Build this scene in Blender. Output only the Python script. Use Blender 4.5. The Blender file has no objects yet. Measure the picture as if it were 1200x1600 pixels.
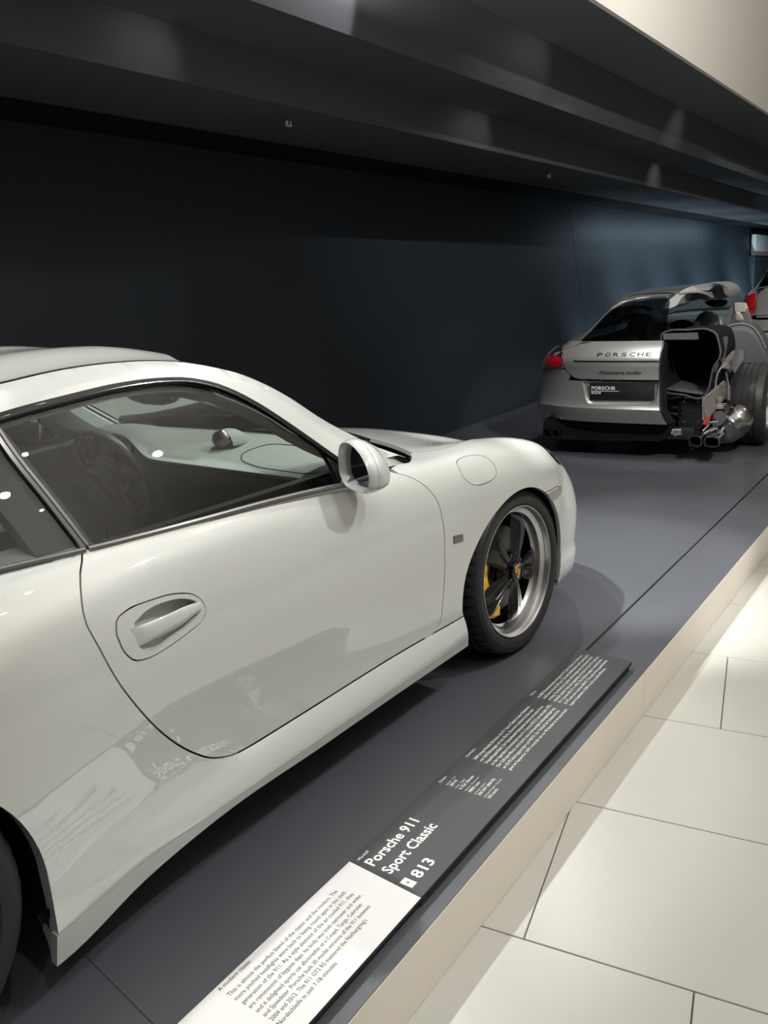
import bpy, bmesh, math, random
import numpy as np
from mathutils import Vector, Matrix
from mathutils.geometry import delaunay_2d_cdt
SC=bpy.context.scene; COL=SC.collection; PI=math.pi
random.seed(3)
# ------------------------------------------------------------------ camera (world: X along the white car, Y towards the back wall, Z up, z=0 top of the platform)
def look(yaw,pitch,roll):
    f=Vector((math.cos(pitch)*math.cos(yaw),math.cos(pitch)*math.sin(yaw),-math.sin(pitch)))
    r=Vector((math.sin(yaw),-math.cos(yaw),0)); d=f.cross(r)
    c,s=math.cos(roll),math.sin(roll)
    r2=c*r+s*d; d2=-s*r+c*d
    return Matrix((r2,-d2,-f)).transposed()
cam=bpy.data.cameras.new('camera'); camo=bpy.data.objects.new('camera',cam); COL.objects.link(camo)
cam.sensor_fit='VERTICAL'; cam.sensor_height=24.0; cam.lens=1346.6577/1600*24.0
cam.clip_start=.05; cam.clip_end=200
M4=look(.6808,.2663,.0627).to_4x4(); M4.translation=Vector((-.3302,-2.3985,1.4208)); camo.matrix_world=M4
SC.camera=camo
# ------------------------------------------------------------------ frame of the platform: s along its edge, n towards the wall
PA=.0565; ES=Vector((math.cos(PA),math.sin(PA),0)); EN=Vector((-math.sin(PA),math.cos(PA),0))
def sn(s,n,z=0): return ES*s+EN*n+Vector((0,0,z))
# ------------------------------------------------------------------ light
SC.view_settings.view_transform='Standard'; SC.view_settings.look='None'; SC.view_settings.gamma=1.0
SC.view_settings.use_curve_mapping=False; SC.view_settings.exposure=-.52
w=bpy.data.worlds.new('world'); SC.world=w; w.use_nodes=True
w.node_tree.nodes['Background'].inputs[0].default_value=(.78,.86,.95,1); w.node_tree.nodes['Background'].inputs[1].default_value=.10
def spot(p,target,power,size=40,blend=.35,rad=.03,col=(1,.995,.975)):
    l=bpy.data.lights.new('spot_lamp','SPOT'); l.energy=power; l.spot_size=math.radians(size); l.spot_blend=blend; l.shadow_soft_size=rad; l.color=col
    o=bpy.data.objects.new('spot_lamp',l); COL.objects.link(o); o.location=p
    o.rotation_euler=(Vector(target)-Vector(p)).to_track_quat('-Z','Y').to_euler(); return o
def area(p,target,power,sx,sy,col=(1,.97,.92)):
    l=bpy.data.lights.new('fill_area_lamp','AREA'); l.energy=power; l.shape='RECTANGLE'; l.size=sx; l.size_y=sy; l.color=col
    o=bpy.data.objects.new('fill_area_lamp',l); COL.objects.link(o); o.location=p
    o.rotation_euler=(Vector(target)-Vector(p)).to_track_quat('-Z','Y').to_euler(); return o
def cf0(s,n,z): return sn(s,n+.00489*(s-5),z-.02415*(s-5))
# row of track spots in the hall ceiling, aimed at the cars
spot((3.1,-2.7,3.3),(1.9,-.6,.55),235,48)
spot((1.9,-2.9,3.4),(1.0,-.5,.6),62,50)
spot((.2,-2.6,3.4),(.6,-.4,.7),70,50)
spot((4.4,-2.5,3.3),(3.45,-.6,.0),650,30,.6)
spot(cf0(1.95,-.33,2.72),(3.55,-.72,0),720,38,.5,.025)
spot((3.2,-2.8,3.2),(5.9,-.1,.75),620,24)
spot((8.2,-3.0,3.3),(10.6,.2,.8),560,40)
# spots under the first soffit of the black ceiling, over the cars
for s_,t_,p_ in ((.9,(1.0,-.3,.8),160),(2.7,(2.2,-.5,.5),130),(4.6,(3.9,-.9,0),90),(5.2,(6.2,-.2,.7),110),(8.6,(8.6,-.3,.3),120)):
    spot(cf0(s_,-.10,2.74),sn(*t_),p_,100,.6)
# small lamps that wash the slots
for s_,n_,z_,p_,d_,b_ in ((3.05,-.16,2.70,26,-.25,.2),(5.25,-.16,2.66,2.2,-.3,1),(8.0,-.16,2.66,3,0,1),(2.45,.40,2.38,2.2,-.2,1),(5.35,.40,2.38,2.0,-.2,1),(9.0,.42,2.38,3,0,1)):
    spot(cf0(s_,n_,z_),cf0(s_+d_,n_+.36,z_-.12),p_,95,b_,.02,(.95,.96,1))
# added unseen strip in the gap, brightens the far back wall
l=area(cf0(15.2,1.50,2.235),cf0(15.2,2.02,1.2),32,9,.05,(.66,.86,1)); l.rotation_euler=Matrix((ES,(ES.cross(Vector((0,0,1)))*0+Vector(cf0(0,1.5,2.235)-cf0(0,2.02,1.2)).cross(ES)).normalized(),(cf0(0,1.5,2.235)-cf0(0,2.02,1.2)).normalized())).transposed().to_euler()
# floor lights washing the wall behind the far cars
for s_,p_ in ((9.6,60),(11.3,200),(13,260),(15,260),(17.5,260)): spot(sn(s_,1.15,.06),sn(s_+.6,2.0,1.35),p_,120,1,.06,(.66,.88,1))
# small sparkling lamps of the hall ceiling
for i in range(9):
    for b in (-1.7,-2.5,-3.6): spot(sn(-1.6+i*1.15+.3*(b<-3),b,3.36+.25*(b<-3)),sn(-1.6+i*1.15,b+.8,0),5,80,.5,.018)
spot(sn(9.5,-3.2,2.2),cf0(16.5,.2,2.35),520,42,1,.05,(.85,.95,1))  # added lamp without a fitting, brightens the far ceiling risers
# added lamps out of view, brightening the white fascia and the hall ceiling
spot(sn(3.2,-3.2,3.9),sn(6.5,-.355,3.5),720,80,.8)
spot(sn(9.0,-3.2,3.9),sn(11,-.355,3.5),450,80,.8)
area(sn(3,-7.0,2.6),sn(3.001,-7.0,4.45),420,14,.5,(1,.985,.965))
# downlights in the high ceiling of the hall
for a in (-1.5,2.0,5.5,9.0):
    for b in (-3.2,-5.8): spot(sn(a,b,4.35),sn(a,b,0),95,110,.8,.06,(1,.99,.97))
# ------------------------------------------------------------------ helpers
def mat(name,base,rough=.5,metal=0,coat=0,spec=.5,bump=0,bscale=200,var=0,vscale=5,trans=0,emis=None,coatr=.03,ior=1.45,cior=1.5):
    m=bpy.data.materials.new(name); m.use_nodes=True; nt=m.node_tree; b=nt.nodes['Principled BSDF']
    b.inputs['Base Color'].default_value=(*base,1); b.inputs['Roughness'].default_value=rough; b.inputs['Metallic'].default_value=metal
    b.inputs['Coat Weight'].default_value=coat; b.inputs['Coat Roughness'].default_value=coatr; b.inputs['Specular IOR Level'].default_value=spec
    b.inputs['IOR'].default_value=ior; b.inputs['Coat IOR'].default_value=cior
    if trans: b.inputs['Transmission Weight'].default_value=trans
    if emis: b.inputs['Emission Color'].default_value=(*emis[0],1); b.inputs['Emission Strength'].default_value=emis[1]
    if bump or var:
        tc=nt.nodes.new('ShaderNodeTexCoord')
    if var:
        n=nt.nodes.new('ShaderNodeTexNoise'); n.inputs['Scale'].default_value=vscale; n.inputs['Detail'].default_value=4
        r=nt.nodes.new('ShaderNodeMix'); r.data_type='RGBA'
        r.inputs['A'].default_value=(*[c*(1-var) for c in base],1); r.inputs['B'].default_value=(*[min(1,c*(1+var)) for c in base],1)
        nt.links.new(tc.outputs['Object'],n.inputs['Vector']); nt.links.new(n.outputs['Fac'],r.inputs['Factor']); nt.links.new(r.outputs['Result'],b.inputs['Base Color'])
    if bump:
        n=nt.nodes.new('ShaderNodeTexNoise'); n.inputs['Scale'].default_value=bscale; n.inputs['Detail'].default_value=3
        bp=nt.nodes.new('ShaderNodeBump'); bp.inputs['Strength'].default_value=bump; bp.inputs['Distance'].default_value=.002
        nt.links.new(tc.outputs['Object'],n.inputs['Vector']); nt.links.new(n.outputs['Fac'],bp.inputs['Height']); nt.links.new(bp.outputs['Normal'],b.inputs['Normal'])
    return m
def glass_mat(name,tint,rough=0.0,mixr=None):
    # thin pane: transparent tint + mirror reflection by fresnel
    m=bpy.data.materials.new(name); m.use_nodes=True; nt=m.node_tree; nt.nodes.clear()
    out=nt.nodes.new('ShaderNodeOutputMaterial'); mx=nt.nodes.new('ShaderNodeMixShader'); tr=nt.nodes.new('ShaderNodeBsdfTransparent'); gl=nt.nodes.new('ShaderNodeBsdfGlossy'); fr=nt.nodes.new('ShaderNodeFresnel')
    tr.inputs[0].default_value=(*tint,1); gl.inputs[0].default_value=(1,1,1,1); gl.inputs['Roughness'].default_value=rough; fr.inputs[0].default_value=1.5
    nt.links.new(fr.outputs[0],mx.inputs[0]); nt.links.new(tr.outputs[0],mx.inputs[1]); nt.links.new(gl.outputs[0],mx.inputs[2]); nt.links.new(mx.outputs[0],out.inputs[0])
    return m
def mo(name,V,F,m,parent=None,smooth=True,angle=35,loc=None):
    me=bpy.data.meshes.new(name); me.from_pydata([tuple(v) for v in V],[],[tuple(f) for f in F]); me.update()
    if m is not None:
        for q in (m if isinstance(m,(list,tuple)) else [m]): me.materials.append(q)
    if smooth and len(F):
        me.polygons.foreach_set('use_smooth',[True]*len(me.polygons)); me.set_sharp_from_angle(angle=math.radians(angle))
    o=bpy.data.objects.new(name,me); COL.objects.link(o)
    if parent is not None: o.parent=parent
    if loc is not None: o.location=loc
    return o
def fixn(o):
    bm=bmesh.new(); bm.from_mesh(o.data); bmesh.ops.recalc_face_normals(bm,faces=bm.faces); bm.to_mesh(o.data); bm.free(); return o
def empty(name,label,cat,loc=(0,0,0),rz=0,group=None):
    o=bpy.data.objects.new(name,None); COL.objects.link(o); o.location=loc; o.rotation_euler=(0,0,rz); o.empty_display_size=.1
    tag(o,label,cat,group); return o
def tag(o,label=None,cat=None,group=None,kind=None):
    if label: o['label']=label
    if cat: o['category']=cat
    if group: o['group']=group
    if kind: o['kind']=kind
    return o
def boxvf(x0,x1,y0,y1,z0,z1):
    V=[(x,y,z) for x in (x0,x1) for y in (y0,y1) for z in (z0,z1)]
    return V,[(0,1,3,2),(4,6,7,5),(0,4,5,1),(2,3,7,6),(0,2,6,4),(1,5,7,3)]
def box(name,x0,x1,y0,y1,z0,z1,m,parent=None,bev=.003,fr=None,seg=2):
    V,F=boxvf(x0,x1,y0,y1,z0,z1); bm=bmesh.new(); vs=[bm.verts.new(v) for v in V]
    for f in F: bm.faces.new([vs[i] for i in f])
    if bev: bmesh.ops.bevel(bm,geom=bm.edges[:],offset=bev,segments=seg,affect='EDGES',profile=.5)
    if fr:
        for v in bm.verts: v.co=fr(*v.co)
    bmesh.ops.recalc_face_normals(bm,faces=bm.faces)
    me=bpy.data.meshes.new(name); bm.to_mesh(me); bm.free(); me.materials.append(m)
    me.polygons.foreach_set('use_smooth',[True]*len(me.polygons)); me.set_sharp_from_angle(angle=math.radians(30))
    o=bpy.data.objects.new(name,me); COL.objects.link(o)
    if parent is not None: o.parent=parent
    return o
def loft(rings,close=True,caps=True):
    n=len(rings[0]); V=[p for r in rings for p in r]; F=[]
    for i in range(len(rings)-1):
        for j in range(n if close else n-1):
            k=(j+1)%n; F.append((i*n+j,i*n+k,(i+1)*n+k,(i+1)*n+j))
    if caps and close: F.append(tuple(range(n))[::-1]); F.append(tuple((len(rings)-1)*n+j for j in range(n)))
    return V,F
def lathe(prof,n=64,axis='y',a0=0,a1=2*PI):
    full=abs(a1-a0-2*PI)<1e-6; R=[]
    for r,h in prof:
        R.append([])
        for k in range(n if full else n+1):
            a=a0+(a1-a0)*k/n
            c,s=r*math.cos(a),r*math.sin(a)
            R[-1].append((c,h,s) if axis=='y' else ((c,s,h) if axis=='z' else (h,c,s)))
    return loft(R,full,False)
def sweep(path,prof,up=(0,0,1),closed=False,caps=True):
    """prof: (a,b) offsets along side and up vectors of the path frame"""
    P=[Vector(p) for p in path]; n=len(P); R=[]
    for i in range(n):
        t=(P[(i+1)%n]-P[i-1]) if closed else (P[min(i+1,n-1)]-P[max(i-1,0)])
        t.normalize(); u=up(i) if callable(up) else Vector(up); u=Vector(u); s=t.cross(u).normalized(); u2=s.cross(t)
        R.append([tuple(P[i]+s*a+u2*b) for a,b in prof])
    if closed: R.append(R[0])
    return loft(R,True,caps and not closed)
def circ(r,n=8,ry=None): return [(r*math.cos(2*PI*k/n),(ry or r)*math.sin(2*PI*k/n)) for k in range(n)]
def tube(name,path,r,m,parent=None,n=8,closed=False,up=(0,0,1)):
    V,F=sweep(path,circ(r,n),up,closed); return fixn(mo(name,V,F,m,parent,angle=50))
def spl(pts,n=60):
    """Catmull-Rom through points (2D or 3D tuples), chord-length sampled"""
    A=np.array(pts,float); k=np.r_[0,np.cumsum(np.linalg.norm(np.diff(A,axis=0),axis=1))]
    TL,TR=tang(k,A); return herm(k,A,TL,TR,np.linspace(0,k[-1],n))
def ipt(pts,x):
    """smooth interpolation of a table x -> values"""
    A=np.array(pts,float); K=A[:,0]; TL,TR=tang(K,A[:,1:]); return herm(K,A[:,1:],TL,TR,np.atleast_1d(np.asarray(x,float)))
def inpoly(P,poly):
    x,y=P[:,0],P[:,1]; c=np.zeros(len(P),bool); q=np.asarray(poly); n=len(q)
    for i in range(n):
        x0,y0=q[i]; x1,y1=q[i-1]
        if y0==y1: continue
        m=((y0>y)!=(y1>y))&(x<(x1-x0)*(y-y0)/(y1-y0)+x0); c^=m
    return c
def dens(poly,h):
    q=np.asarray(poly,float); o=[]
    for i in range(len(q)):
        a,b=q[i],q[(i+1)%len(q)]; k=max(1,int(math.ceil(np.linalg.norm(b-a)/h)))
        for j in range(k): o.append(a+(b-a)*j/k)
    return np.array(o)
def shrink(poly,g):
    q=np.asarray(poly,float); ar=.5*np.sum(q[:,0]*np.roll(q[:,1],-1)-np.roll(q[:,0],-1)*q[:,1]); s=1 if ar>0 else -1
    d=np.roll(q,-1,0)-q; d/=np.linalg.norm(d,axis=1,keepdims=True)+1e-12
    nn=np.c_[-d[:,1],d[:,0]]*s; m=nn+np.roll(nn,1,0); l=np.linalg.norm(m,axis=1,keepdims=True); m/=np.maximum(l,1e-6); 
    c=np.clip((m*nn).sum(1,keepdims=True),.4,1)
    return q+m*g/c
def cdt(poly,holes,h,lines=()):
    """triangulate a 2D region with a regular inner grid; returns points, triangles"""
    poly=dens(poly,h); loops=[poly]+[dens(q,h*.6) for q in holes]
    x0,y0=poly.min(0); x1,y1=poly.max(0); gx,gy=np.meshgrid(np.arange(x0+h/2,x1,h),np.arange(y0+h/2,y1,h)); G=np.c_[gx.ravel(),gy.ravel()]
    k=inpoly(G,poly)
    for q in loops[1:]: k&=~inpoly(G,q)
    G=G[k]; B=np.concatenate(loops+[dens(l,h)[:] for l in lines] if lines else loops)
    if len(G):
        for c in range(0,len(B),400):
            if not len(G): break
            d=((G[:,None]-B[None,c:c+400])**2).sum(2).min(1); G=G[d>(.45*h)**2]
    V=[];E=[]
    for q in loops:
        b=len(V); V+=[Vector(p) for p in q]; E+=[(b+i,b+(i+1)%len(q)) for i in range(len(q))]
    for l in lines:
        l=np.asarray(l,float); l=np.concatenate([np.linspace(l[i],l[i+1],max(1,int(np.linalg.norm(l[i+1]-l[i])/h)),endpoint=False) for i in range(len(l)-1)]+[l[-1:]]); b=len(V); V+=[Vector(p) for p in l]; E+=[(b+i,b+i+1) for i in range(len(l)-1)]
    V+=[Vector(p) for p in G]
    r=delaunay_2d_cdt(V,E,[],0,1e-7)
    P=np.array([tuple(v) for v in r[0]]); T=np.array([f for f in r[2]])
    c=P[T].mean(1); k=inpoly(c,poly)
    for q in loops[1:]: k&=~inpoly(c,q)
    return P,T[k]
def panel(name,fn,poly,m,parent,holes=(),h=.03,sc=(1,1),gap=.002,flange=.014,lines=(),out=None,side='R',off=0.0,thick=None,angle=35):
    """skin panel on a surface chart fn(a,b)->(x,w,z); side 'R' (y=-w), 'L' (y=w); flange folds its edges inwards"""
    S=np.array(sc,float)
    pl=shrink(np.asarray(poly,float)*S,gap); hl=[shrink(np.asarray(q,float)*S,-gap) for q in holes]
    P,T=cdt(pl,hl,h,[np.asarray(l,float)*S for l in lines])
    Q=P/S; X=fn(Q[:,0],Q[:,1]); N=nrm(fn,Q[:,0],Q[:,1])
    c=np.array(out if out is not None else (1.0,0,.45)); sg=np.sign(((X-c)*N).sum(1).mean()); N=N*sg
    X=X+N*off
    fn_=np.cross(X[T[:,1]]-X[T[:,0]],X[T[:,2]]-X[T[:,0]]); fl=(fn_*N[T].mean(1)).sum(1)<0
    T=T.copy(); T[fl]=T[fl][:,::-1]
    from collections import Counter
    ed=Counter(); dr={}
    for t in T:
        for i in range(3):
            a,b=int(t[i]),int(t[(i+1)%3]); k=(min(a,b),max(a,b)); ed[k]+=1; dr[k]=(a,b)
    bd=[dr[k] for k,v in ed.items() if v==1]
    V=[tuple(p) for p in X]; F=[tuple(int(i) for i in t) for t in T]; mp={}
    if flange:
        for a,b in bd:
            for v in (a,b):
                if v not in mp: mp[v]=len(V); V.append(tuple(X[v]-N[v]*flange))
            F.append((b,a,mp[a],mp[b]))
    V=np.array(V)
    if side=='R': V=V*[1,-1,1]; F=[f[::-1] for f in F]
    return mo(name,V,F,m,parent,angle=angle)
# ---- lower-body surface of the white coupe: rows run round the car, stations run along it (right half, w = distance from the centre plane)
US=[-1.45,-1.0,-.72,-.4,0,.38,.8,1.2,1.6,1.97,2.36,2.7,2.95,3.15,3.4]
# per station: r0..r12 as (w,z) or (w,z,x)
NET=[
 [(0,.17,-1.0),(0,.20,-1.1),(0,.22,-1.13),(0,.30,-1.14),(0,.42,-1.14),(0,.54,-1.13),(0,.63,-1.11),(0,.69,-1.08),(0,.73,-1.05),(0,.75,-1.03),(0,.76,-1.01),(0,.77,-.99),(0,.78,-.97)],
 [(.5,.17),(.69,.2),(.71,.22),(.72,.30),(.73,.42),(.73,.54),(.70,.65),(.65,.73),(.57,.785),(.48,.805),(.35,.815),(.18,.82),(0,.825)],
 [(.6,.16),(.83,.18),(.845,.22),(.85,.30),(.86,.42),(.86,.55),(.845,.68),(.80,.79),(.715,.86),(.60,.885),(.45,.90),(.22,.905),(0,.91)],
 [(.65,.14),(.885,.16),(.90,.2),(.905,.29),(.912,.42),(.918,.56),(.91,.69),(.87,.80),(.785,.885),(.66,.92),(.5,.93),(.25,.935),(0,.935)],
 [(.68,.12),(.895,.135),(.915,.165),(.916,.29),(.924,.42),(.930,.56),(.924,.69),(.888,.80),(.81,.888),(.69,.92),(.5,.93),(.25,.935),(0,.935)],
 [(.70,.10),(.912,.105),(.917,.174),(.903,.285),(.908,.42),(.917,.55),(.916,.67),(.884,.79),(.812,.880),(.70,.91),(.5,.92),(.25,.92),(0,.92)],
 [(.70,.14),(.902,.180),(.907,.207),(.868,.285),(.873,.42),(.888,.55),(.890,.66),(.866,.77),(.808,.868),(.72,.90),(.5,.91),(.25,.91),(0,.91)],
 [(.70,.14),(.888,.176),(.893,.203),(.858,.285),(.861,.42),(.874,.55),(.876,.655),(.855,.76),(.802,.855),(.72,.89),(.5,.90),(.25,.90),(0,.90)],
 [(.70,.14),(.877,.174),(.882,.200),(.852,.285),(.853,.42),(.862,.55),(.865,.645),(.848,.745),(.798,.832),(.71,.868),(.56,.885),(.3,.90),(0,.905)],
 [(.70,.14),(.867,.170),(.872,.197),(.856,.280),(.858,.42),(.869,.54),(.874,.64),(.858,.73),(.800,.806),(.69,.832),(.56,.846),(.3,.862),(0,.870)],
 [(.70,.14),(.855,.17),(.868,.21),(.868,.29),(.874,.42),(.884,.53),(.886,.63),(.868,.715),(.798,.792),(.685,.815),(.55,.79),(.3,.805),(0,.815)],
 [(.66,.13),(.848,.16),(.857,.245),(.853,.285),(.860,.38),(.864,.48),(.858,.575),(.836,.66),(.765,.735),(.65,.752),(.52,.722),(.28,.74),(0,.75)],
 [(.6,.125),(.785,.15),(.798,.243),(.79,.285),(.80,.36),(.797,.455),(.775,.545,2.935),(.735,.615,2.91),(.67,.662,2.885),(.58,.675,2.87),(.46,.662,2.87),(.25,.675,2.87),(0,.685,2.87)],
 [(.45,.12,3.08),(.60,.145,3.12),(.613,.243,3.15),(.605,.285,3.145),(.615,.35,3.155),(.60,.435,3.14),(.565,.51,3.09),(.53,.565,3.045),(.48,.60,3.02),(.42,.61,3.01),(.33,.615,3.02),(.18,.622,3.03),(0,.63,3.04)],
 [(0,.12,3.15),(0,.145,3.235),(0,.243,3.28),(0,.285,3.27),(0,.35,3.275),(0,.43,3.255),(0,.49,3.215),(0,.53,3.175),(0,.55,3.15),(0,.56,3.14),(0,.57,3.13),(0,.58,3.12),(0,.59,3.11)],
]
NETA=np.array([[(p[2] if len(p)>2 else (u if -1.01<u<3.3 else 0),p[0],p[1]) for p in row] for u,row in zip(US,NET)],float)
CREASE=(1,2,3)
def tang(K,Pn,crease=()):
    # non-uniform Catmull-Rom tangents (left and right versions differ at creases)
    n=len(K); d=[(Pn[i+1]-Pn[i])/(K[i+1]-K[i]) for i in range(n-1)]
    TL=[];TR=[]
    for i in range(n):
        if i==0: m=d[0];TL.append(m);TR.append(m)
        elif i==n-1: m=d[-1];TL.append(m);TR.append(m)
        elif i in crease: TL.append(d[i-1]);TR.append(d[i])
        else:
            h0=K[i]-K[i-1];h1=K[i+1]-K[i]; m=(d[i-1]*h1+d[i]*h0)/(h0+h1); TL.append(m);TR.append(m)
    return np.array(TL),np.array(TR)
def herm(K,Pn,TL,TR,q):
    K=np.asarray(K,float); q=np.asarray(q,float); i=np.clip(np.searchsorted(K,q,side='right')-1,0,len(K)-2)
    h=K[i+1]-K[i]; s=(q-K[i])/h; s=np.clip(s,0,1)
    sh=s.reshape(s.shape+(1,)*(Pn.ndim-1)); hh=h.reshape(sh.shape)
    return ((2*sh**3-3*sh**2+1)*Pn[i]+(sh**3-2*sh**2+sh)*hh*TR[i]+(-2*sh**3+3*sh**2)*Pn[i+1]+(sh**3-sh**2)*hh*TL[i+1])
USA=np.array(US,float); _TL,_TR=tang(USA,NETA)
# one more station where the sill lip curves down towards the rear wheel
_k=US.index(.8); _r=herm(USA,NETA,_TL,_TR,np.array([.58]))[0]; _r[1]=(.58,.909,.156); _r[2]=(.58,.913,.203)
NETA=np.insert(NETA,_k,_r,axis=0); USA=np.insert(USA,_k,.58); _TL,_TR=tang(USA,NETA)
# fix end tangents at the nose and tail so that the plan view closes square to the centre line
for T in (_TL,_TR):
    T[-1][:,0]=0; T[0][:,0]=0
TK=np.arange(NETA.shape[1],dtype=float)
def body(u,t):
    """points (x,w,z) of the body surface"""
    u=np.atleast_1d(np.asarray(u,float)); t=np.atleast_1d(np.asarray(t,float))
    rows=herm(USA,NETA,_TL,_TR,u)               # (n,13,3)
    # per-point spline in t
    d=rows[:,1:]-rows[:,:-1]
    m=np.empty_like(rows); m[:,0]=d[:,0]; m[:,-1]=d[:,-1]; m[:,1:-1]=(d[:,1:]+d[:,:-1])/2
    mL=m.copy(); mR=m.copy()
    for c in CREASE: mL[:,c]=d[:,c-1]; mR[:,c]=d[:,c]
    i=np.clip(np.floor(t).astype(int),0,rows.shape[1]-2); s=np.clip(t-i,0,1)[:,None]; a=np.arange(len(u))
    q=(2*s**3-3*s**2+1)*rows[a,i]+(s**3-2*s**2+s)*mR[a,i]+(-2*s**3+3*s**2)*rows[a,i+1]+(s**3-s**2)*mL[a,i+1]
    # rounded swell of the sill under the door
    f=np.clip((u-.34)/.25,0,1)*np.clip((2.0-u)/.06,0,1)*((t>2)&(t<3)); q[:,1]+=.011*f*np.sin(PI*np.clip(t-2,0,1))**.8
    return q
def nrm(fn,u,t,e=1e-3):
    a=fn(u+e,t)-fn(u-e,t); b=fn(u,t+e)-fn(u,t-e)
    n=np.cross(a,b); n/=np.linalg.norm(n,axis=1,keepdims=True)+1e-12
    return n
# ------------------------------------------------------------------ setting
M={}
M['deck']=mat('deck_charcoal',(.083,.088,.100),.38,spec=.5,var=.08,vscale=1.2)
M['fascia']=mat('fascia_beige',(.80,.745,.65),.45,var=.03,vscale=1.5)
M['tile']=mat('tile_cream',(.50,.495,.455),.30,var=.04,vscale=2.2)
M['grout']=mat('grout_grey',(.20,.19,.17),.8)
M['wallp']=mat('wall_charcoal',(.025,.033,.043),.55,spec=.35,var=.05,vscale=.8)
M['soffit']=mat('soffit_black',(.062,.064,.068),.6,spec=.3,var=.05,vscale=.7)
M['soffit_lit']=mat('soffit_black_lit',(.115,.122,.132),.6,spec=.3,var=.05,vscale=.7)  # lighter tone paints floor bounce onto the outer black underside
M['white']=mat('plaster_white',(.74,.70,.64),.8,var=.02,vscale=1)
M['black']=mat('gap_black',(.006,.006,.007),.8,spec=.2)
FZ=-.172; EDGE=-1.459
# hall floor: a slab with large tiles laid at an angle to the platform, every third of a tile staggered
fl=mo('floor',[sn(-4,-8,FZ-.06),sn(14,-8,FZ-.06),sn(14,-1.2,FZ-.06),sn(-4,-1.2,FZ-.06),sn(-4,-8,FZ-.012),sn(14,-8,FZ-.012),sn(14,-1.2,FZ-.012),sn(-4,-1.2,FZ-.012)],
      [(3,2,1,0),(4,5,6,7),(0,1,5,4),(1,2,6,5),(2,3,7,6),(3,0,4,7)],M['grout'],smooth=False); tag(fl,kind='structure')
TL_=Vector((.9794,.2019,0)); TJ=Vector((.131,-.9914,0)); TO=Vector((1.131,-1.568,0)); LA,LB=.607,1.2
def clipn(poly,nmax):
    o=[]
    for i in range(len(poly)):
        a,b=poly[i-1],poly[i]
        if (a[1]<=nmax)!=(b[1]<=nmax):
            t=(nmax-a[1])/(b[1]-a[1]); o.append((a[0]+t*(b[0]-a[0]),nmax))
        if b[1]<=nmax: o.append(b)
    return o
def bevslab(name,poly,z0,z1,m,parent,bv=.0015,xf=sn):
    ins=shrink(poly,bv); n=len(poly)
    V=[xf(a,b,z0) for a,b in poly]+[xf(a,b,z1-bv) for a,b in poly]+[xf(a,b,z1) for a,b in ins]
    F=[tuple(range(2*n,3*n))]
    for i in range(n):
        j=(i+1)%n; F+=[(i,j,n+j,n+i),(n+i,n+j,2*n+j,2*n+i)]
    return fixn(mo(name,V,F,m,parent,smooth=False))
for i in range(-4,22):
    for j in range(-3,5):
        a0=i*LA; b0=j*LB-((i*.4)%1.2)
        g=.0016
        q=[TO+TL_*(a0+(g if u==0 else LA-g))+TJ*(b0+(g if v==0 else LB-g)) for u,v in ((0,0),(1,0),(1,1),(0,1))]
        q=clipn([(p.x,p.y) for p in q],EDGE+.004)
        if len(q)<3: continue
        if abs(sum(q[k-1][0]*q[k][1]-q[k][0]*q[k-1][1] for k in range(len(q))))<.004: continue
        if min(p[0] for p in q)<-2.5 or max(p[0] for p in q)>13.5 or min(p[1] for p in q)<-5: continue
        bevslab('tile',q,FZ-.012,FZ,M['tile'],fl)
# platform: two deck boards with a dark groove between them on a pale fascia
pf=mo('platform',[sn(-4,EDGE+.02,FZ),sn(24,EDGE+.02,FZ),sn(24,2.6,FZ),sn(-4,2.6,FZ),sn(-4,EDGE+.02,-.03),sn(24,EDGE+.02,-.03),sn(24,2.6,-.03),sn(-4,2.6,-.03)],
      [(0,1,5,4),(4,5,6,7),(1,2,6,5),(2,3,7,6),(3,0,4,7)],M['black'],smooth=False); tag(pf,kind='structure')
GR=-1.207
for a,b in ((-4,-.4),(-.4,5.9),(5.9,12),(12,24)):
    bevslab('deck_panel',[(a+.001,EDGE+.001),(b-.001,EDGE+.001),(b-.001,GR-.005),(a+.001,GR-.005)],-.028,0,M['deck'],pf,.001)
for a,b in ((-4,.52),(.52,6.2),(6.2,12),(12,24)):
    # the joint near the rear wheel runs a little askew
    k=.45 if a==.52 else 0; k2=.45 if b==.52 else 0
    bevslab('deck_panel',[(a+.0006-k*.36,GR+.005),(b-.0006-k2*.36,GR+.005),(b-.0006+k2*.4*2.4,2.6),(a+.0006+k*.4*2.4,2.6)],-.028,0,M['deck'],pf,.0006)
for a,b in ((-4,2.345),(2.345,6.8),(6.8,14),(14,24)):
    box('fascia_panel',a+.0006,b-.0006,EDGE-.0,EDGE+.018,FZ+.001,-.0015,M['fascia'],pf,.001,fr=sn,seg=1)
wf=mo('wall_front',[sn(-6,-8.0,FZ),sn(24,-8.0,FZ),sn(24,-8.0,4.45),sn(-6,-8.0,4.45),sn(-6,-8.1,FZ),sn(24,-8.1,FZ),sn(24,-8.1,4.45),sn(-6,-8.1,4.45)],[(0,3,2,1),(4,5,6,7),(0,1,5,4),(3,7,6,2),(0,4,7,3),(1,2,6,5)],M['white'],smooth=False); tag(wf,kind='structure')
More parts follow.
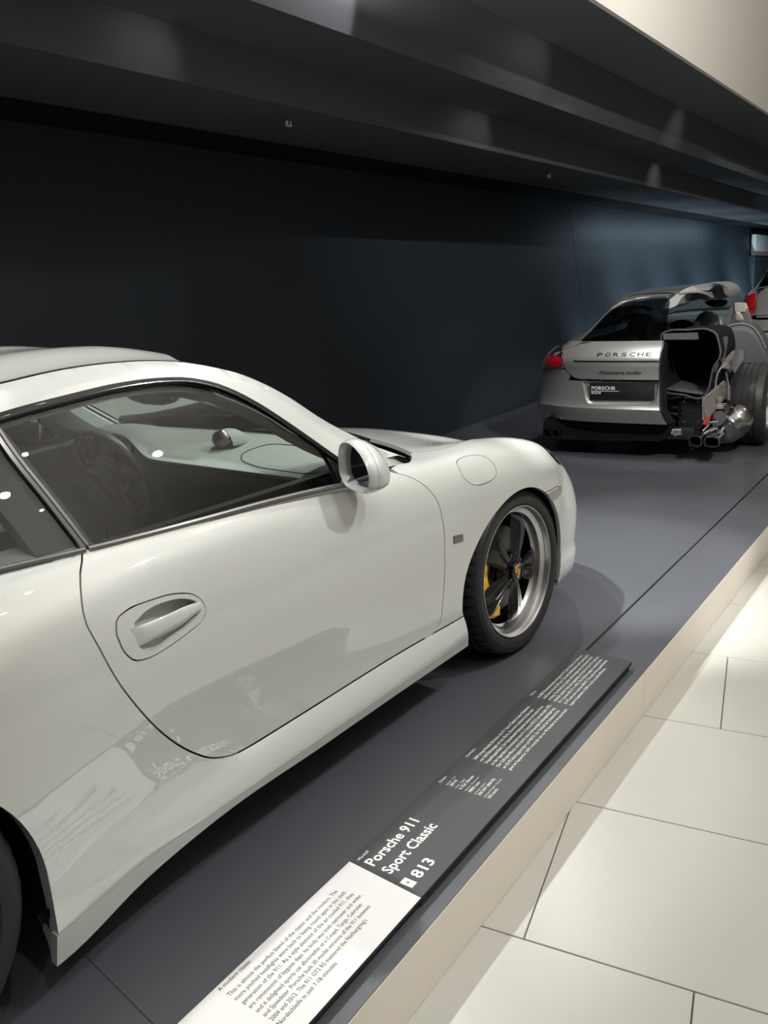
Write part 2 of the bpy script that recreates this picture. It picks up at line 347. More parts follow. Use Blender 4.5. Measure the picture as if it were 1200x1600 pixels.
# leaning back wall in two panels, stepped black ceiling falling gently along the platform
EC=(.00489,-.02415)
def cf(s,n,z): return sn(s,n+EC[0]*(s-5),z+EC[1]*(s-5))
def strip(name,s0,s1,a,b,m,parent,th=.02,flip=False,kind=None):
    # flat board between section points a and b (n,z), from s0 to s1, with thickness behind it
    d=Vector((b[0]-a[0],b[1]-a[1])); nn=Vector((-d.y,d.x)).normalized()*th*(-1 if flip else 1)
    q=[a,b,(b[0]+nn.x,b[1]+nn.y),(a[0]+nn.x,a[1]+nn.y)]
    V=[cf(s,*p) for s in (s0,s1) for p in q]
    F=[(0,1,2,3),(7,6,5,4)]+[(i,(i+1)%4,4+(i+1)%4,4+i) for i in range(4)]
    return fixn(mo(name,V,F,m,parent,smooth=False))
W0,W1=(1.67-.155*.3,-.3),(2.022,2.27)
wl=strip('wall_back',-5,24,(W0[0]+.03,W0[1]),(W1[0]+.03,W1[1]),M['black'],None,.05,True); tag(wl,kind='structure')
for a,b in ((-5,1.5),(1.5,9.842),(9.842,15.4)): strip('wall_panel',a+.006,b-.006,W0,W1,M['wallp'],wl,.02,True)
M['pale']=mat('pale_panel',(.70,.72,.70),.6)
strip('wall_panel',15.406,24,W0,W1,M['wallp'],wl,.02,True)
ce=bpy.data.objects.new('ceiling',None); COL.objects.link(ce); tag(ce,kind='structure')
E7,E6,E5,E4,E3,E2,E1=(2.022,2.275),(1.46,2.243),(.715,2.243),(.69,2.462),(.245,2.462),(.14,2.788),(-.355,2.788)
strip('soffit_panel',-5,24,(2.1,2.272),(1.46,2.272),M['black'],ce,.02,True)  # black colour puts the shade of the recess into this panel
strip('soffit_panel',-5,24,(1.46,2.272),(1.46,2.243),M['soffit'],ce,.01,True)
SEG=(-5,-1.5,9.363,15.5,24)
for a,b in zip(SEG,SEG[1:]):
    strip('soffit_panel',a+.004,b-.004,E6,E5,M['soffit'],ce,.02,True)
    strip('riser_panel',a+.004,b-.004,E5,(E4[0],E4[1]+.02),M['soffit'],ce,.02,True)
SEG=(-5,-1,11.064,17,24)
for a,b in zip(SEG,SEG[1:]):
    strip('soffit_panel',a+.004,b-.004,E4,E3,M['soffit'],ce,.02,True)
    strip('riser_panel',a+.004,b-.004,E3,(E2[0],E2[1]+.02),M['soffit'],ce,.02,True)
    strip('soffit_panel',a+.004,b-.004,E2,E1,M['soffit_lit'],ce,.02,True)
strip('fascia_board',-5,24,E1,(E1[0],4.4),M['white'],ce,.03,False)
mo('ceiling_plane',[sn(-6,-9,4.45),sn(24,-9,4.45),sn(24,-.2,4.45),sn(-6,-.2,4.45)],[(0,1,2,3)],M['white'],ce,smooth=False)

box('light_panel',19.2,21.5,1.86,1.95,1.72,2.14,M['pale'],wl,.01,fr=cf); box('service_box',18.9,21.3,1.80,1.95,1.05,1.70,M['wallp'],wl,.01,fr=cf)
for s_,n_,lb in ((3.43,.914,'small dark sensor with pale cap under the black ceiling, the left one'),(6.87,.929,'small dark sensor with pale cap under the black ceiling, farther right')):
    o=empty('ceiling_sensor',lb,'sensor',cf(s_,n_,2.243))
    V,F=lathe([(.0005,0),(.022,0),(.022,-.012),(.012,-.02),(.010,-.034),(.0005,-.036)],16,'z'); fixn(mo('body',V,F,M['trim'] if 'trim' in M else M['soffit'],o,angle=30))
    for k in (-1,1):
        V,F=boxvf(-.003+k*.012,.003+k*.012,-.008,.008,-.045,-.005); fixn(mo('bracket',V,F,M['pale'],o,smooth=False))
# ------------------------------------------------------------------ white sports coupe
M['paint']=mat('paint_pale_grey',(.595,.612,.58),.38,coat=1,coatr=.015,spec=.4,cior=2.0)
M['rubber']=mat('tyre_rubber',(.026,.025,.025),.45,spec=.4,var=.1,vscale=30)
M['gloss']=mat('black_gloss',(.006,.006,.007),.10,spec=.25,coat=.6)
M['trim']=mat('trim_black',(.015,.015,.016),.35)
M['chrome']=mat('polished_metal',(.80,.80,.80),.12,1); M['lip']=mat('polished_rim',(.66,.66,.66),.30,1)
M['alu']=mat('satin_metal',(.42,.42,.41),.35,1)
M['brush']=mat('window_trim_grey',(.30,.30,.305),.22,.8)
M['dark']=mat('inner_black',(.010,.010,.011),.75,spec=.2)
M['stone']=mat('leather_stone',(.46,.49,.45),.55)
M['leather']=mat('leather_dark',(.040,.040,.042),.5)
M['glass']=glass_mat('tinted_glass',(.86,.91,.89))
M['clear']=glass_mat('clear_glass',(.88,.90,.90))
M['yellow']=mat('caliper_yellow',(.85,.46,.01),.3,coat=1)
M['disc']=mat('brake_disc',(.16,.16,.16),.4,.8)
car=empty('sports_car','pale grey white sports coupe with black five-spoke wheels, nearest car on the platform','car',(0,0,0))
def wside(x,z): return .787-.50*(z-.87)-.25*np.clip(z-.87,0,1)**2-.05*np.clip(.9-x,0,3)**2
TT=[(-.6,.915),(-.2,.945),(.0,.985),(.12,1.04),(.22,1.09),(.35,1.135),(.47,1.165),(.603,1.187),(.763,1.201),(.943,1.210),(1.038,1.207),(1.132,1.194),(1.219,1.161),(1.297,1.108),(1.372,1.04),(1.434,.98),(1.486,.93),(1.53,.89),(1.6,.866),(1.70,.848),(1.78,.838),(1.87,.818)]
TS=[(-.6,.58,.90),(-.3,.555,1.02),(-.1,.53,1.095),(.1,.515,1.15),(.3,.505,1.195),(.5,.50,1.228),(.667,.50,1.243),(.814,.50,1.255),(.976,.50,1.255),(1.093,.50,1.246),(1.18,.515,1.232),(1.25,.545,1.212),(1.31,.57,1.190),(1.38,.59,1.155),(1.46,.61,1.105),(1.57,.645,1.018),(1.68,.675,.948),(1.78,.70,.886),(1.87,.712,.824)]
TC=[(-.6,.94),(-.2,1.075),(0,1.135),(.2,1.19),(.4,1.232),(.6,1.262),(.8,1.276),(1.0,1.279),(1.15,1.27),(1.25,1.256),(1.32,1.24)]
def zT(x): return ipt(TT,x)[:,0]
def railf(x,z):
    x=np.atleast_1d(x);z=np.atleast_1d(z); a=zT(x); s=ipt(TS,x); wT=wside(x,a)-.085*np.clip((x-1.56)/.3,0,1.05)**1.2; q=np.clip((z-a)/np.maximum(s[:,1]-a,1e-4),0,1.02)
    k=np.clip(.62*(s[:,1]-a)/np.maximum(wT-s[:,0],1e-3),.15,1)
    w_=wT+(s[:,0]-wT)*(k*q+(1-k)*q**2.4)
    return np.c_[x,np.where(z<a-1e-6,wT,w_),z]
def sidef(x,z): return np.c_[x,wside(x,z),z]
def bub(q): return .013*np.maximum(0,1-((q-.52)/.42)**2)**2
def rooff(x,y):
    x=np.atleast_1d(x);y=np.atleast_1d(y); s=ipt(TS,x); zc=ipt(TC,np.minimum(x,1.32))[:,0]; q=np.clip(np.abs(y)/s[:,0],0,1.1)
    fade=np.clip((x+.3)/.7,0,1)*np.clip((1.36-x)/.25,0,1)
    return np.c_[x,y,s[:,1]+(zc-s[:,1])*(1-q**2.2)+bub(q)*fade]
def wsf(p,q):
    p=np.atleast_1d(p);q=np.atleast_1d(q); xs=1.17+(1.865-1.17)*p; s=ipt(TS,xs); xc=1.315+(2.03-1.315)*p; zc=1.243+(.868-1.243)*p+.018*np.sin(PI*p)
    f=1-np.abs(q)**2
    return np.c_[xs+(xc-xs)*f,q*s[:,0],s[:,1]+(zc-s[:,1])*f]
# inverse lookups on the body chart
def inv(pts,guess=5.0,mode='xz',it=30):
    o=[]
    for a,b in pts:
        u,t=a,guess
        if mode=='xz':
            tt=np.linspace(2.6,9,300); Z=body(np.full(300,u),tt); t=tt[np.abs(Z[:,2]-b).argmin()]
        else:
            tt=np.linspace(7.5,12,300); Z=body(np.full(300,u),tt); t=tt[np.abs(Z[:,1]-b).argmin()]
        for _ in range(it):
            c=body([u,u+1e-4,u],[t,t,t+1e-4]); k=2 if mode=='xz' else 1
            f=np.array([c[0,0]-a,c[0,k]-b]); J=np.array([[c[1,0]-c[0,0],c[2,0]-c[0,0]],[c[1,k]-c[0,k],c[2,k]-c[0,k]]])/1e-4
            try: d=np.linalg.solve(J,-f)
            except Exception: break
            d=np.clip(d,-.2,.2); u+=d[0]; t=min(max(t+d[1],0),12)
        o.append((u,t))
    return o
BS=(1,.11)
RA=(0,.290,.372); FA=(2.33,.285,.362)
def arc(c,a0,a1,n=24,zmin=None): 
    th=np.radians(np.linspace(a0,a1,n)); return [(c[0]+c[2]*math.cos(a),c[1]+c[2]*math.sin(a)) for a in th]
both=('R','L')
DR=[(.640,.893),(.60,.866),(.574,.827),(.559,.781),(.569,.724),(.593,.641),(.635,.557),(.708,.446),(.779,.366),(.840,.317),(.905,.2915),(.975,.2855)]
DR=[tuple(p) for p in spl(DR,34)]
DF=[tuple(p) for p in spl([(1.74,.283),(1.80,.286),(1.834,.305),(1.852,.36),(1.866,.46),(1.862,.551),(1.852,.663),(1.842,.727),(1.816,.773),(1.77,.812),(1.715,.836)],30)]
DRu,DFu=inv(DR),inv(DF)
door_poly=DRu+[(1.05,3.0),(1.4,3.0)]+DFu+[(1.6,8.45),(1.48,8.30),(1.18,8.28),(.92,8.33)]
HX=inv([(1.27-.0,.0)],mode='xz') if False else None
# recessed grip plate in the door skin
def ell(c,rx,rz,n=40,pw=2.4,rot=0,egg=0):
    o=[]
    for k in range(n):
        a=2*PI*k/n; c_,s_=math.cos(a),math.sin(a)
        x=rx*math.copysign(abs(c_)**(2/pw),c_); z=rz*math.copysign(abs(s_)**(2/pw),s_)*(1-egg*x/rx)
        o.append((c[0]+x*math.cos(rot)-z*math.sin(rot),c[1]+x*math.sin(rot)+z*math.cos(rot)))
    return o
HD=[tuple(p) for p in spl([(.617,.730),(.628,.7575),(.66,.768),(.72,.768),(.80,.758),(.84,.742),(.86,.716),(.862,.700),(.85,.684),(.80,.668),(.74,.658),(.68,.655),(.645,.664),(.625,.69),(.617,.730)],46)[:-1]]
HDu=inv(HD)
FU=[(2.033,.8),(2.06,.811),(2.111,.808),(2.17,.806),(2.205,.786),(2.216,.762),(2.208,.743),(2.185,.727),(2.146,.719),(2.10,.718),(2.071,.722),(2.04,.735),(2.02,.756),(2.02,.78),(2.033,.8)]
fuel_u=[(2.026,7.65),(2.040,7.93),(2.07,8.06),(2.111,8.09),(2.16,8.02),(2.20,7.82),(2.216,7.5),(2.208,7.20),(2.185,7.01),(2.146,6.915),(2.10,6.90),(2.071,6.937),(2.04,7.10),(2.022,7.35)]
fuel_u=[tuple(p) for p in spl(np.array(fuel_u+fuel_u[:1])*BS,48)[:-1]/np.array(BS)]
hs=[(1.985,.664),(2.05,.685),(2.13,.70),(2.25,.693),(2.4,.660),(2.6,.595),(2.75,.535),(2.88,.470)]
HSu=inv([tuple(p) for p in spl(hs,22)],mode='xw')
FAu=inv(arc(FA,-12,190,50))                              # front arch from front-low over the top to rear-low
RAu=inv(arc(RA,-.5,188,44))
# bumper seam: from the arch up round the headlamp to the bonnet
BSM=[(2.522,.592),(2.59,.589),(2.66,.585),(2.705,.570),(2.745,.577),(2.80,.597)]
BSu=inv(BSM)+[(2.90,6.9),(2.945,7.6),(2.96,8.4),(2.95,9.2),(2.93,HSu[-1][1])]
BSu=[tuple(p) for p in spl(np.array(BSu)*BS,24)/np.array(BS)]
ka=min(range(len(FAu)),key=lambda i:abs(FAu[i][0]-BSu[0][0])+abs(FAu[i][1]-BSu[0][1])*.1 if FAu[i][0]>2.4 and FAu[i][1]>4 else 9)
lamp_c=(2.80,7.95)
lamp=[tuple(np.array(p)/BS) for p in ell((lamp_c[0],lamp_c[1]*.11),.105,.112,40,2.0,0)]
for sd in both:
    d=panel('door',body,door_poly,M['paint'],car,[HDu],.03,BS,side=sd)
    # grip bowl and handle bar
    g=panel('handle_plate',body,[tuple(p) for p in HDu],M['paint'],d,[[tuple(p) for p in inv(spl([(.668,.738),(.70,.750),(.76,.752),(.81,.742),(.842,.722),(.846,.705),(.82,.690),(.76,.676),(.70,.668),(.672,.676),(.66,.70),(.662,.72),(.668,.738)],34)[:-1])]],.02,BS,gap=.0012,side=sd,off=.0015)
    sgn=-1 if sd=='R' else 1
    # bowl behind the opening
    R=[]
    for k,(sc_,dp) in enumerate(((1,.0005),(.97,-.010),(.85,-.024),(.55,-.032),(.002,-.034))):
        ring=[]
        for x,z in ell((.753,.712),.108,.056,36,2.3,-.12,.10):
            x2=.755+(x-.755)*sc_; z2=.711+(z-.711)*sc_; u,t=inv([(x2,z2)],it=6)[0]; b=body([u],[t])[0]; ring.append((b[0],sgn*(b[1]+dp-.002),b[2]))
        R.append(ring)
    V,F=loft(R,True,False); fixn(mo('grip_bowl',V,F,M['paint'],d,angle=60))
    # bar: tapering, bowed strip across the bowl
    R=[]
    for q in np.linspace(0,1,14):
        x=.652+.198*q; z=.7095+.002*q; hw=.0225-.004*q-.007*max(0,q-.7)/.3; u,t=inv([(x,z)],it=6)[0]; b=body([u],[t])[0]; bow=.010*math.sin(PI*min(1,q*1.15))**.7-.0010
        R.append([(x,sgn*(b[1]+bow+dy*min(1,.05+q/.16)-.001),z+dz) for dy,dz in ((0,-hw),(.004,-hw*.8),(.0065,0),(.004,hw*.8),(0,hw),(-.010,hw*.7),(-.010,-hw*.7))])
    V,F=loft(R,True,True); fixn(mo('door_handle',V,F,M['paint'],d,angle=50))
    # rear quarter: from the door to the tail, round the rear arch
    RAq=[p for p in RAu]
    lo=[p for p in RAu if True]
    qp=[(DRu[0][0]-.0,9.25)]+[(u,8.5) if k==0 else (u,t) for k,(u,t) in enumerate(DRu)]+[(1.0,3.0),(1.5,3.0),(FAu[-1][0],3.0),(FAu[-1][0]+.001,2.0),(1.4,2.0),(.8,2.0),(.364,2.0)]+RAq+[(-.36,2.0),(-.74,2.0),(-.74,8.9),(-.45,9.25)]
    panel('quarter_panel',body,qp,M['paint'],car,(),.035,BS,side=sd,flange=.032)
    # front fender
    fp=list(DFu[::-1])
    fp=[(1.965,9.2),(1.933,8.942),(1.90,8.775),(1.86,8.60),(1.80,8.62),(1.735,8.45)]+fp[1:]+[(1.80,3.0),(FAu[-1][0],3.0)]
    tail=FAu[ka:][::-1]                                   # rear-low up over the top to the bumper seam
    tail=[p for p in tail if p[1]>3.02]
    fp+=tail+BSu[1:]+HSu[::-1]
    panel('front_fender',body,fp,M['paint'],car,[fuel_u]+[lamp],.03,BS,side=sd)
    if sd=='R': panel('fuel_flap',body,fuel_u,M['paint'],car,(),.03,BS,gap=.0012,side=sd)
    else: panel('fender_insert',body,fuel_u,M['paint'],car,(),.03,BS,gap=-.0005,side=sd,flange=0)
    # side skirt with its lower lip
    sk=[(FAu[-1][0]+.0,2.0),(FAu[-1][0]+.006,1.0),(FAu[-1][0]+.01,.3),(.40,.3),(.352,1.0),(.362,2.0)]
    panel('side_skirt',body,sk,M['paint'],car,(),.03,BS,lines=[[(.36,1.0),(.8,1),(1.4,1),(1.965,1.0)]],side=sd,angle=28,gap=.001,flange=.02)
    # headlamp lens and bowl
    panel('headlamp_lens',body,lamp,M['clear'],car,(),.03,BS,gap=.003,side=sd,off=.004)
    panel('headlamp_bowl',body,lamp,M['chrome'],car,(),.03,BS,gap=.001,side=sd,off=-.03,flange=-.03)
    panel('lamp_ring',body,[tuple(np.array(lamp_c)+(np.array(p)-lamp_c)*1.0) for p in lamp],M['gloss'],car,[[tuple(np.array(lamp_c)+(np.array(p)-lamp_c)*.955) for p in lamp]],.03,BS,gap=.0005,side=sd,off=.0035)
# front bumper, both halves in one skin over the chart v=12-t
def body2(u,v):
    p=body(u,12-np.abs(v)); p[:,1]*=np.where(np.asarray(v)>=0,1,-1); return p
f2=lambda L:[(u,12-t) for u,t in L]
Rh=f2(FAu[:ka+1]); lowr=[(FAu[0][0]+.002,12-2.0),(FAu[0][0]-.006,12-1.0),(FAu[0][0]-.02,12-.3)]
half=[(3.39,11.7),(2.8,11.7)]+lowr[::-1]+Rh+f2(BSu)[1:]
topn=[(2.99,2.3),(3.02,1.5),(3.035,.7),(3.04,0)]
bumper=half+topn+[(u,-v) for u,v in topn[::-1][1:]]+[(u,-v) for u,v in half[::-1]]
ts=[(2.535,5.78),(2.587,5.90),(2.664,6.0),(2.697,5.89),(2.671,5.654),(2.617,5.544),(2.571,5.448),(2.55,5.6)]
tsv=f2(ts)
panel('front_bumper',body2,bumper,M['paint'],car,[],.035,BS,lines=[[(2.72,12-2),(2.95,10),(3.2,10),(3.39,10)],[(2.72,-10),(2.95,-10),(3.2,-10),(3.39,-10)]],angle=28)
hp=[(u,v) for u,v in f2(HSu)]
hood=[(1.985,hp[0][1])]+hp[1:]+topn+[(u,-v) for u,v in topn[::-1][1:]]+[(u,-v) for u,v in hp[::-1]]
_c=inv([(2.0,.63),(2.025,.59),(2.06,.535),(2.10,.46),(2.135,.37),(2.16,.26),(2.172,.12)],mode='xw'); cowl_r=[(u,-(12-t)) for u,t in _c]+[(2.175,0)]+[(u,12-t) for u,t in _c[::-1]]
panel('hood',body2,hood+cowl_r,M['paint'],car,[],.035,BS)
# tail: bumper and engine lid
rb=[(-.745,12-2),(-.745,12-6.3),(-1.05,12-6.3),(-1.445,12-6.3)]
panel('rear_bumper',body2,[(-1.445,11.5),(-.745,11.5)]+rb[1:]+[(-1.445,-(12-6.3)),(-.745,-(12-6.3)),(-.745,-11.5),(-1.445,-11.5)],M['paint'],car,[],.05,BS)
panel('engine_lid',body2,[(-.45,2.9),(-.74,3.1),(-.745,5.6),(-1.44,5.6),(-1.44,-5.6),(-.745,-5.6),(-.74,-3.1),(-.45,-2.9)],M['paint'],car,[],.05,BS)
# dark shell just inside the skin so the shut lines read black
V=[];F=[]
us=np.linspace(.40,1.95,40); ts_=np.linspace(1.2,8.3,30)
for sgn in (-1,1):
    b0=len(V)
    for u in us:
        p=body(np.full(30,u),ts_); n_=nrm(body,np.full(30,u),ts_); n_*=np.sign(n_[:,1:2])
        for a,b in zip(p,n_): q=a-b*.05; V.append((q[0],sgn*q[1],q[2]))
    mo('body_shell',V[b0:],[(i*30+j,i*30+j+1,(i+1)*30+j+1,(i+1)*30+j) for i in range(39) for j in range(29)],M['dark'],car)

# greenhouse
ts_x=np.linspace(-.6,1.865,70)
rail=[(x,float(ipt(TS,x)[0,1])-.001) for x in ts_x]+[(x,float(zT(x)[0])) for x in np.linspace(1.865,-.6,90)]
QG=[(.646,.905),(.612,1.0),(.582,1.118),(.574,1.170)]
def topl(x0,x1,n,dz=.004): return [(x,float(zT(x)[0])-dz) for x in np.linspace(x0,x1,n)]
quarter=[(.637,.905),(.604,1.0),(.572,1.115),(.562,1.172)]+topl(.55,.13,16,.012)+[(.10,1.0),(.13,.94),(.2,.922),(.464,.909)]
doorg=[(.662,.896),(.633,1.0),(.597,1.115),(.588,1.174)]+topl(.60,1.435,40,.012)+[(1.447,.955),(1.458,.862),(1.187,.873),(.935,.882)]
sail=[(1.462,.858),(1.456,.94),(1.448,.962)]+topl(1.45,1.60,8,.006)+[(1.66,.838),(1.55,.846)]
BT=[(.10,.915),(.2,.914),(.464,.901),(.655,.890),(.935,.878),(1.187,.869),(1.471,.851),(1.56,.842)]
for sd in both:
    sgn=-1 if sd=='R' else 1
    panel('roof_rail',railf,rail,M['paint'],car,(),.03,side=sd,gap=.0018,out=(.8,0,.8))
    panel('quarter_window',sidef,quarter,M['glass'],car,(),.05,side=sd,gap=0,flange=0,off=-.006)
    panel('door_window',sidef,doorg,M['glass'],car,(),.05,side=sd,gap=0,flange=0,off=-.006)
    panel('mirror_sail',sidef,sail,M['trim'],car,(),.03,side=sd,gap=0,off=-.002)
    # black seal round the windows, pillar bar, belt strip
    pth=[(x,sgn*(wside(x,z)+.001),z) for x,z in [(.10,.95),(.085,1.0)]+[(x,float(zT(x)[0])-.006) for x in np.linspace(.13,1.56,60)]]
    V,F=sweep(pth,[(-.006,-.009),(.005,-.009),(.007,0),(.004,.007),(-.006,.007)],lambda i:(0,sgn*-.5,.85)); fixn(mo('window_seal',V,F,M['gloss'],car,angle=60))
    pth=[(x,sgn*(wside(x,z)+.000),z) for x,z in zip(*spl([(.650,.898),(.619,1.0),(.585,1.115),(.575,1.178)],12).T)]
    V,F=sweep(pth,[(-.010,-.006),(.010,-.006),(.010,.002),(.002,.004),(0,.002),(-.002,.004),(-.010,.002)],lambda i:(0,sgn*.88,.47)); fixn(mo('window_pillar',V,F,M['brush'],car,angle=40))
    for k,(x0,x1) in enumerate(((.10,.643),(.651,1.54))):
        xs=np.linspace(x0,x1,30); zs=ipt(BT,xs)[:,0]
        pth=[(x,sgn*(wside(x,z)+.004),z) for x,z in zip(xs,zs)]
        V,F=sweep(pth,[(-.004,-.013),(.006,-.013),(.0075,-.004),(.0045,-.003),(.0045,-.0015),(.0075,0),(.007,.006),(.002,.009),(-.004,.009)],lambda i:(0,0,1)); 
        if sgn>0: V=[v for v in V]
        fixn(mo('belt_strip',V,F,M['brush'],car,angle=30))
xs=np.linspace(.12,1.17,50)
roofp=[(x,float(ipt(TS,x)[0,0])-.002) for x in xs]
hdr=[(1.17+.147*(1-(y/.51)**2),y) for y in np.linspace(.50,-.50,24)]
roofp=roofp+hdr[1:-1]+[(x,-y) for x,y in roofp[::-1]]
panel('roof_panel',rooff,roofp,M['paint'],car,(),.04,out=(.8,0,.5),gap=.003)
rw=[(x,float(ipt(TS,x)[0,0])-.012) for x in np.linspace(-.52,.115,20)]
panel('rear_window',rooff,rw+[(x,-y) for x,y in rw[::-1]],M['glass'],car,(),.05,out=(0,0,.3),gap=.0,flange=0)
panel('windshield',wsf,[(0.004,-.985),(1,-.985),(1,.985),(.004,.985)],M['glass'],car,(),.04,out=(1.2,0,.4),gap=0,flange=0)
# cowl tray, wipers
V=[];F=[]
for i,y in enumerate(np.linspace(-.72,.72,29)):
    f=1-(y/.72)**2; a=wsf([.985],[min(.985,max(-.985,y/.72))])[0]; x1=1.93+.26*f**.8; z1=.832-.004*f
    V+=[(a[0]-.02,y,a[2]-.005),(a[0]+.02,y,a[2]-.035),(x1,y,z1-.05),(x1+.03,y,z1-.012)]
F=[(4*i+j,4*i+j+1,4*i+5+j,4*i+4+j) for i in range(28) for j in range(3)]
fixn(mo('cowl_tray',V,F,M['trim'],car,angle=60))
# ------------------------------------------------------------------ wheels
def make_wheel(name,loc,side,rt,width,camber=0,spin=63):
    """local frame: axis along y, outside face towards -y for the right side"""
    w0=bpy.data.objects.new(name,None); COL.objects.link(w0); w0.parent=car; w0.location=loc
    w0.rotation_euler=(camber if side=='R' else -camber,0,0 if side=='R' else PI)
    W=width; s=rt-.322
    # tyre with notched shoulder and ring grooves
    prof=[(.2505,.004),(.256,-.004),(.268,-.011),(.286,-.013),(.300,-.007),(.3085,.003),(.3155,.016)]
    tread=[(.3195,.028),(.3205,.040),(.3215,.052),(.3215,.060),(.3155,.061),(.3155,.068),(.322,.069),(.322,.10),(.3155,.101),(.3155,.109),(.322,.11),(.322,W-.10),(.316,W-.099),(.316,W-.09),(.3215,W-.089),(.321,W-.05),(.3195,W-.028),(.3155,W-.014),(.30,W+.004),(.28,W+.008),(.25,W-.004)]
    n=300; V=[];pr=prof+tread
    for i,(r,h) in enumerate(pr):
        for k in range(n):
            a=2*PI*k/n+(i-7)*.006*(7<=i<=10); rr=r+s*(r-.25)/.072
            if 6<=i<=9 and k%6<2: rr-=.008 if i>6 else .004
            V.append((rr*math.cos(a),h,rr*math.sin(a)))
    F=[(i*n+j,i*n+(j+1)%n,(i+1)*n+(j+1)%n,(i+1)*n+j) for i in range(len(pr)-1) for j in range(n)]
    t=fixn(mo('tire',V,F,M['rubber'],w0,angle=20))
    # polished stepped lip and black barrel
    V,F=lathe([(.2505,.010),(.2515,.000),(.2505,-.004),(.247,-.004),(.2445,.002),(.243,.010),(.240,.018),(.232,.024),(.2235,.028),(.2215,.034),(.2195,.044),(.2155,.052),(.209,.058)],96); fixn(mo('rim_lip',V,F,M['lip'],w0,angle=25))
    V,F=lathe([(.209,.058),(.2085,.07),(.212,.12),(.215,W-.01)],72); fixn(mo('rim_barrel',V,F,M['gloss'],w0,angle=40))
    # spokes
    for k in range(5):
        R=[]
        for r,hw,h0,fal,cr in ((.030,.027,.017,.002,.0),(.050,.029,.017,.003,.004),(.075,.034,.018,.004,.006),(.10,.044,.020,.006,.006),(.13,.053,.022,.008,.005),(.155,.058,.024,.008,.004),(.178,.058,.028,.007,.002),(.195,.054,.034,.005,.001),(.210,.047,.044,.003,0)):
            ring=[]
            for c in (-1,-.82,-.45,-.16,0,.16,.45,.82,1): 
                h=h0+fal*abs(c)**1.5+ (cr if abs(c)<.01 else 0)*-1*.9 + (.004 if abs(c)>.95 else 0)
                ring.append((r,c*hw,h))
            for c in (.9,.3,-.3,-.9): ring.append((r*.99,c*hw*.9,h0+fal+.009))
            R.append(ring)
        a=math.radians(spin+72*k); ca,sa=math.cos(a),math.sin(a)
        R=[[(x*ca-y*sa,h,x*sa+y*ca) for x,y,h in ring] for ring in R]
        V,F=loft(R,True,True); fixn(mo('spoke',V,F,M['gloss'],w0,angle=40))
        a2=a+math.radians(36); 
        V,F=lathe([(.0005,.020),(.006,.020),(.0085,.023),(.009,.045)],8); q=fixn(mo('wheel_nut',V,F,M['gloss'],w0,angle=30)); q.location=(.062*math.cos(a2),0,.062*math.sin(a2))
    V,F=lathe([(.040,.004),(.036,.0),(.031,.0005),(.030,.003),(.030,.03)],40); fixn(mo('hub_ring',V,F,M['gloss'],w0,angle=35))
    V,F=lathe([(.072,.05),(.068,.028),(.055,.022),(.040,.016),(.040,.004)],48); fixn(mo('hub',V,F,M['gloss'],w0,angle=50))
    V,F=lathe([(.0002,.0015),(.026,.0025),(.030,.004)],32); cp=w0; fixn(mo('hub_cap',V,F,M['gloss'],w0,angle=40))
    # crest on the cap: shield with striped and antlered quarters
    gold=M['crest_gold']; sh=[(-.016,.021),(0,.0235),(.016,.021),(.0175,.006),(.0145,-.008),(.008,-.018),(0,-.025),(-.008,-.018),(-.0145,-.008),(-.0175,.006)]
    def flat(nm,pts,m,h): 
        V=[(x*1.2,h,z*1.2) for x,z in pts]+[(x*1.2,h+.0015,z*1.2) for x,z in pts]; nn=len(pts)
        return fixn(mo(nm,V,[tuple(range(nn))]+[(i,(i+1)%nn,nn+(i+1)%nn,nn+i) for i in range(nn)],m,cp,smooth=False))
    flat('crest',sh,gold,.0004)
    for x0,x1,z0,z1 in ((.0,.0155,.0125,.0165),(.0,.0155,.0035,.0075),(-.0135,0,-.006,-.002),(-.0095,0,-.0145,-.0105)): flat('crest_stripe',[(x0,z0),(x1,z0),(x1,z1),(x0,z1)],M['crest_red'],-.0001)
    for x0,x1,z0,z1 in ((.0,.0155,.008,.012),(-.0125,0,-.0102,-.0064)): flat('crest_stripe',[(x0,z0),(x1,z0),(x1,z1),(x0,z1)],M['gloss'],-.0001)
    flat('crest_centre',[(-.006,.007),(0,.008),(.006,.007),(.006,-.001),(0,-.008),(-.006,-.001)],gold,-.0006)
    flat('crest_horse',[(-.003,.004),(-.001,.006),(.0015,.0055),(.001,.003),(.003,.001),(.002,-.003),(0,-.005),(-.002,-.003),(-.001,0)],M['gloss'],-.0009)
    V,F=lathe([(.06,.082),(.166,.082),(.168,.085),(.168,.107),(.166,.110),(.06,.110)],80); fixn(mo('brake_disc',V,F,M['disc'],w0,angle=30))
    R=[]
    for a in np.linspace(math.radians(147),math.radians(247),24):
        e=abs(a-math.radians(197))/math.radians(50); r0,r1=.118+.010*e**4,.198-.014*e**6; lob=.006*math.cos((a-math.radians(191))*11)
        R.append([(r*math.cos(a),h,r*math.sin(a)) for r,h in ((r0,.064),(r0+.012,.052-lob*.4),(r0+.045,.047-lob),(r1-.012,.050-lob*.4),(r1,.062),(r1,.13),(r0,.13))])
    V,F=loft(R,True,True); fixn(mo('brake_caliper',V,F,M['yellow'],w0,angle=30))
    return w0
M['crest_gold']=mat('crest_gold',(.62,.42,.12),.25,1); M['crest_red']=mat('crest_red',(.40,.02,.02),.4)
make_wheel('front_wheel',(2.357,-.852,.3215),'R',.322,.232,-.027)
make_wheel('front_wheel',(2.357,.852,.3215),'L',.322,.232,-.027)
make_wheel('rear_wheel',(0,-.905,.332),'R',.3325,.300,-.02,40)
make_wheel('rear_wheel',(0,.905,.332),'L',.3325,.300,-.02,40)
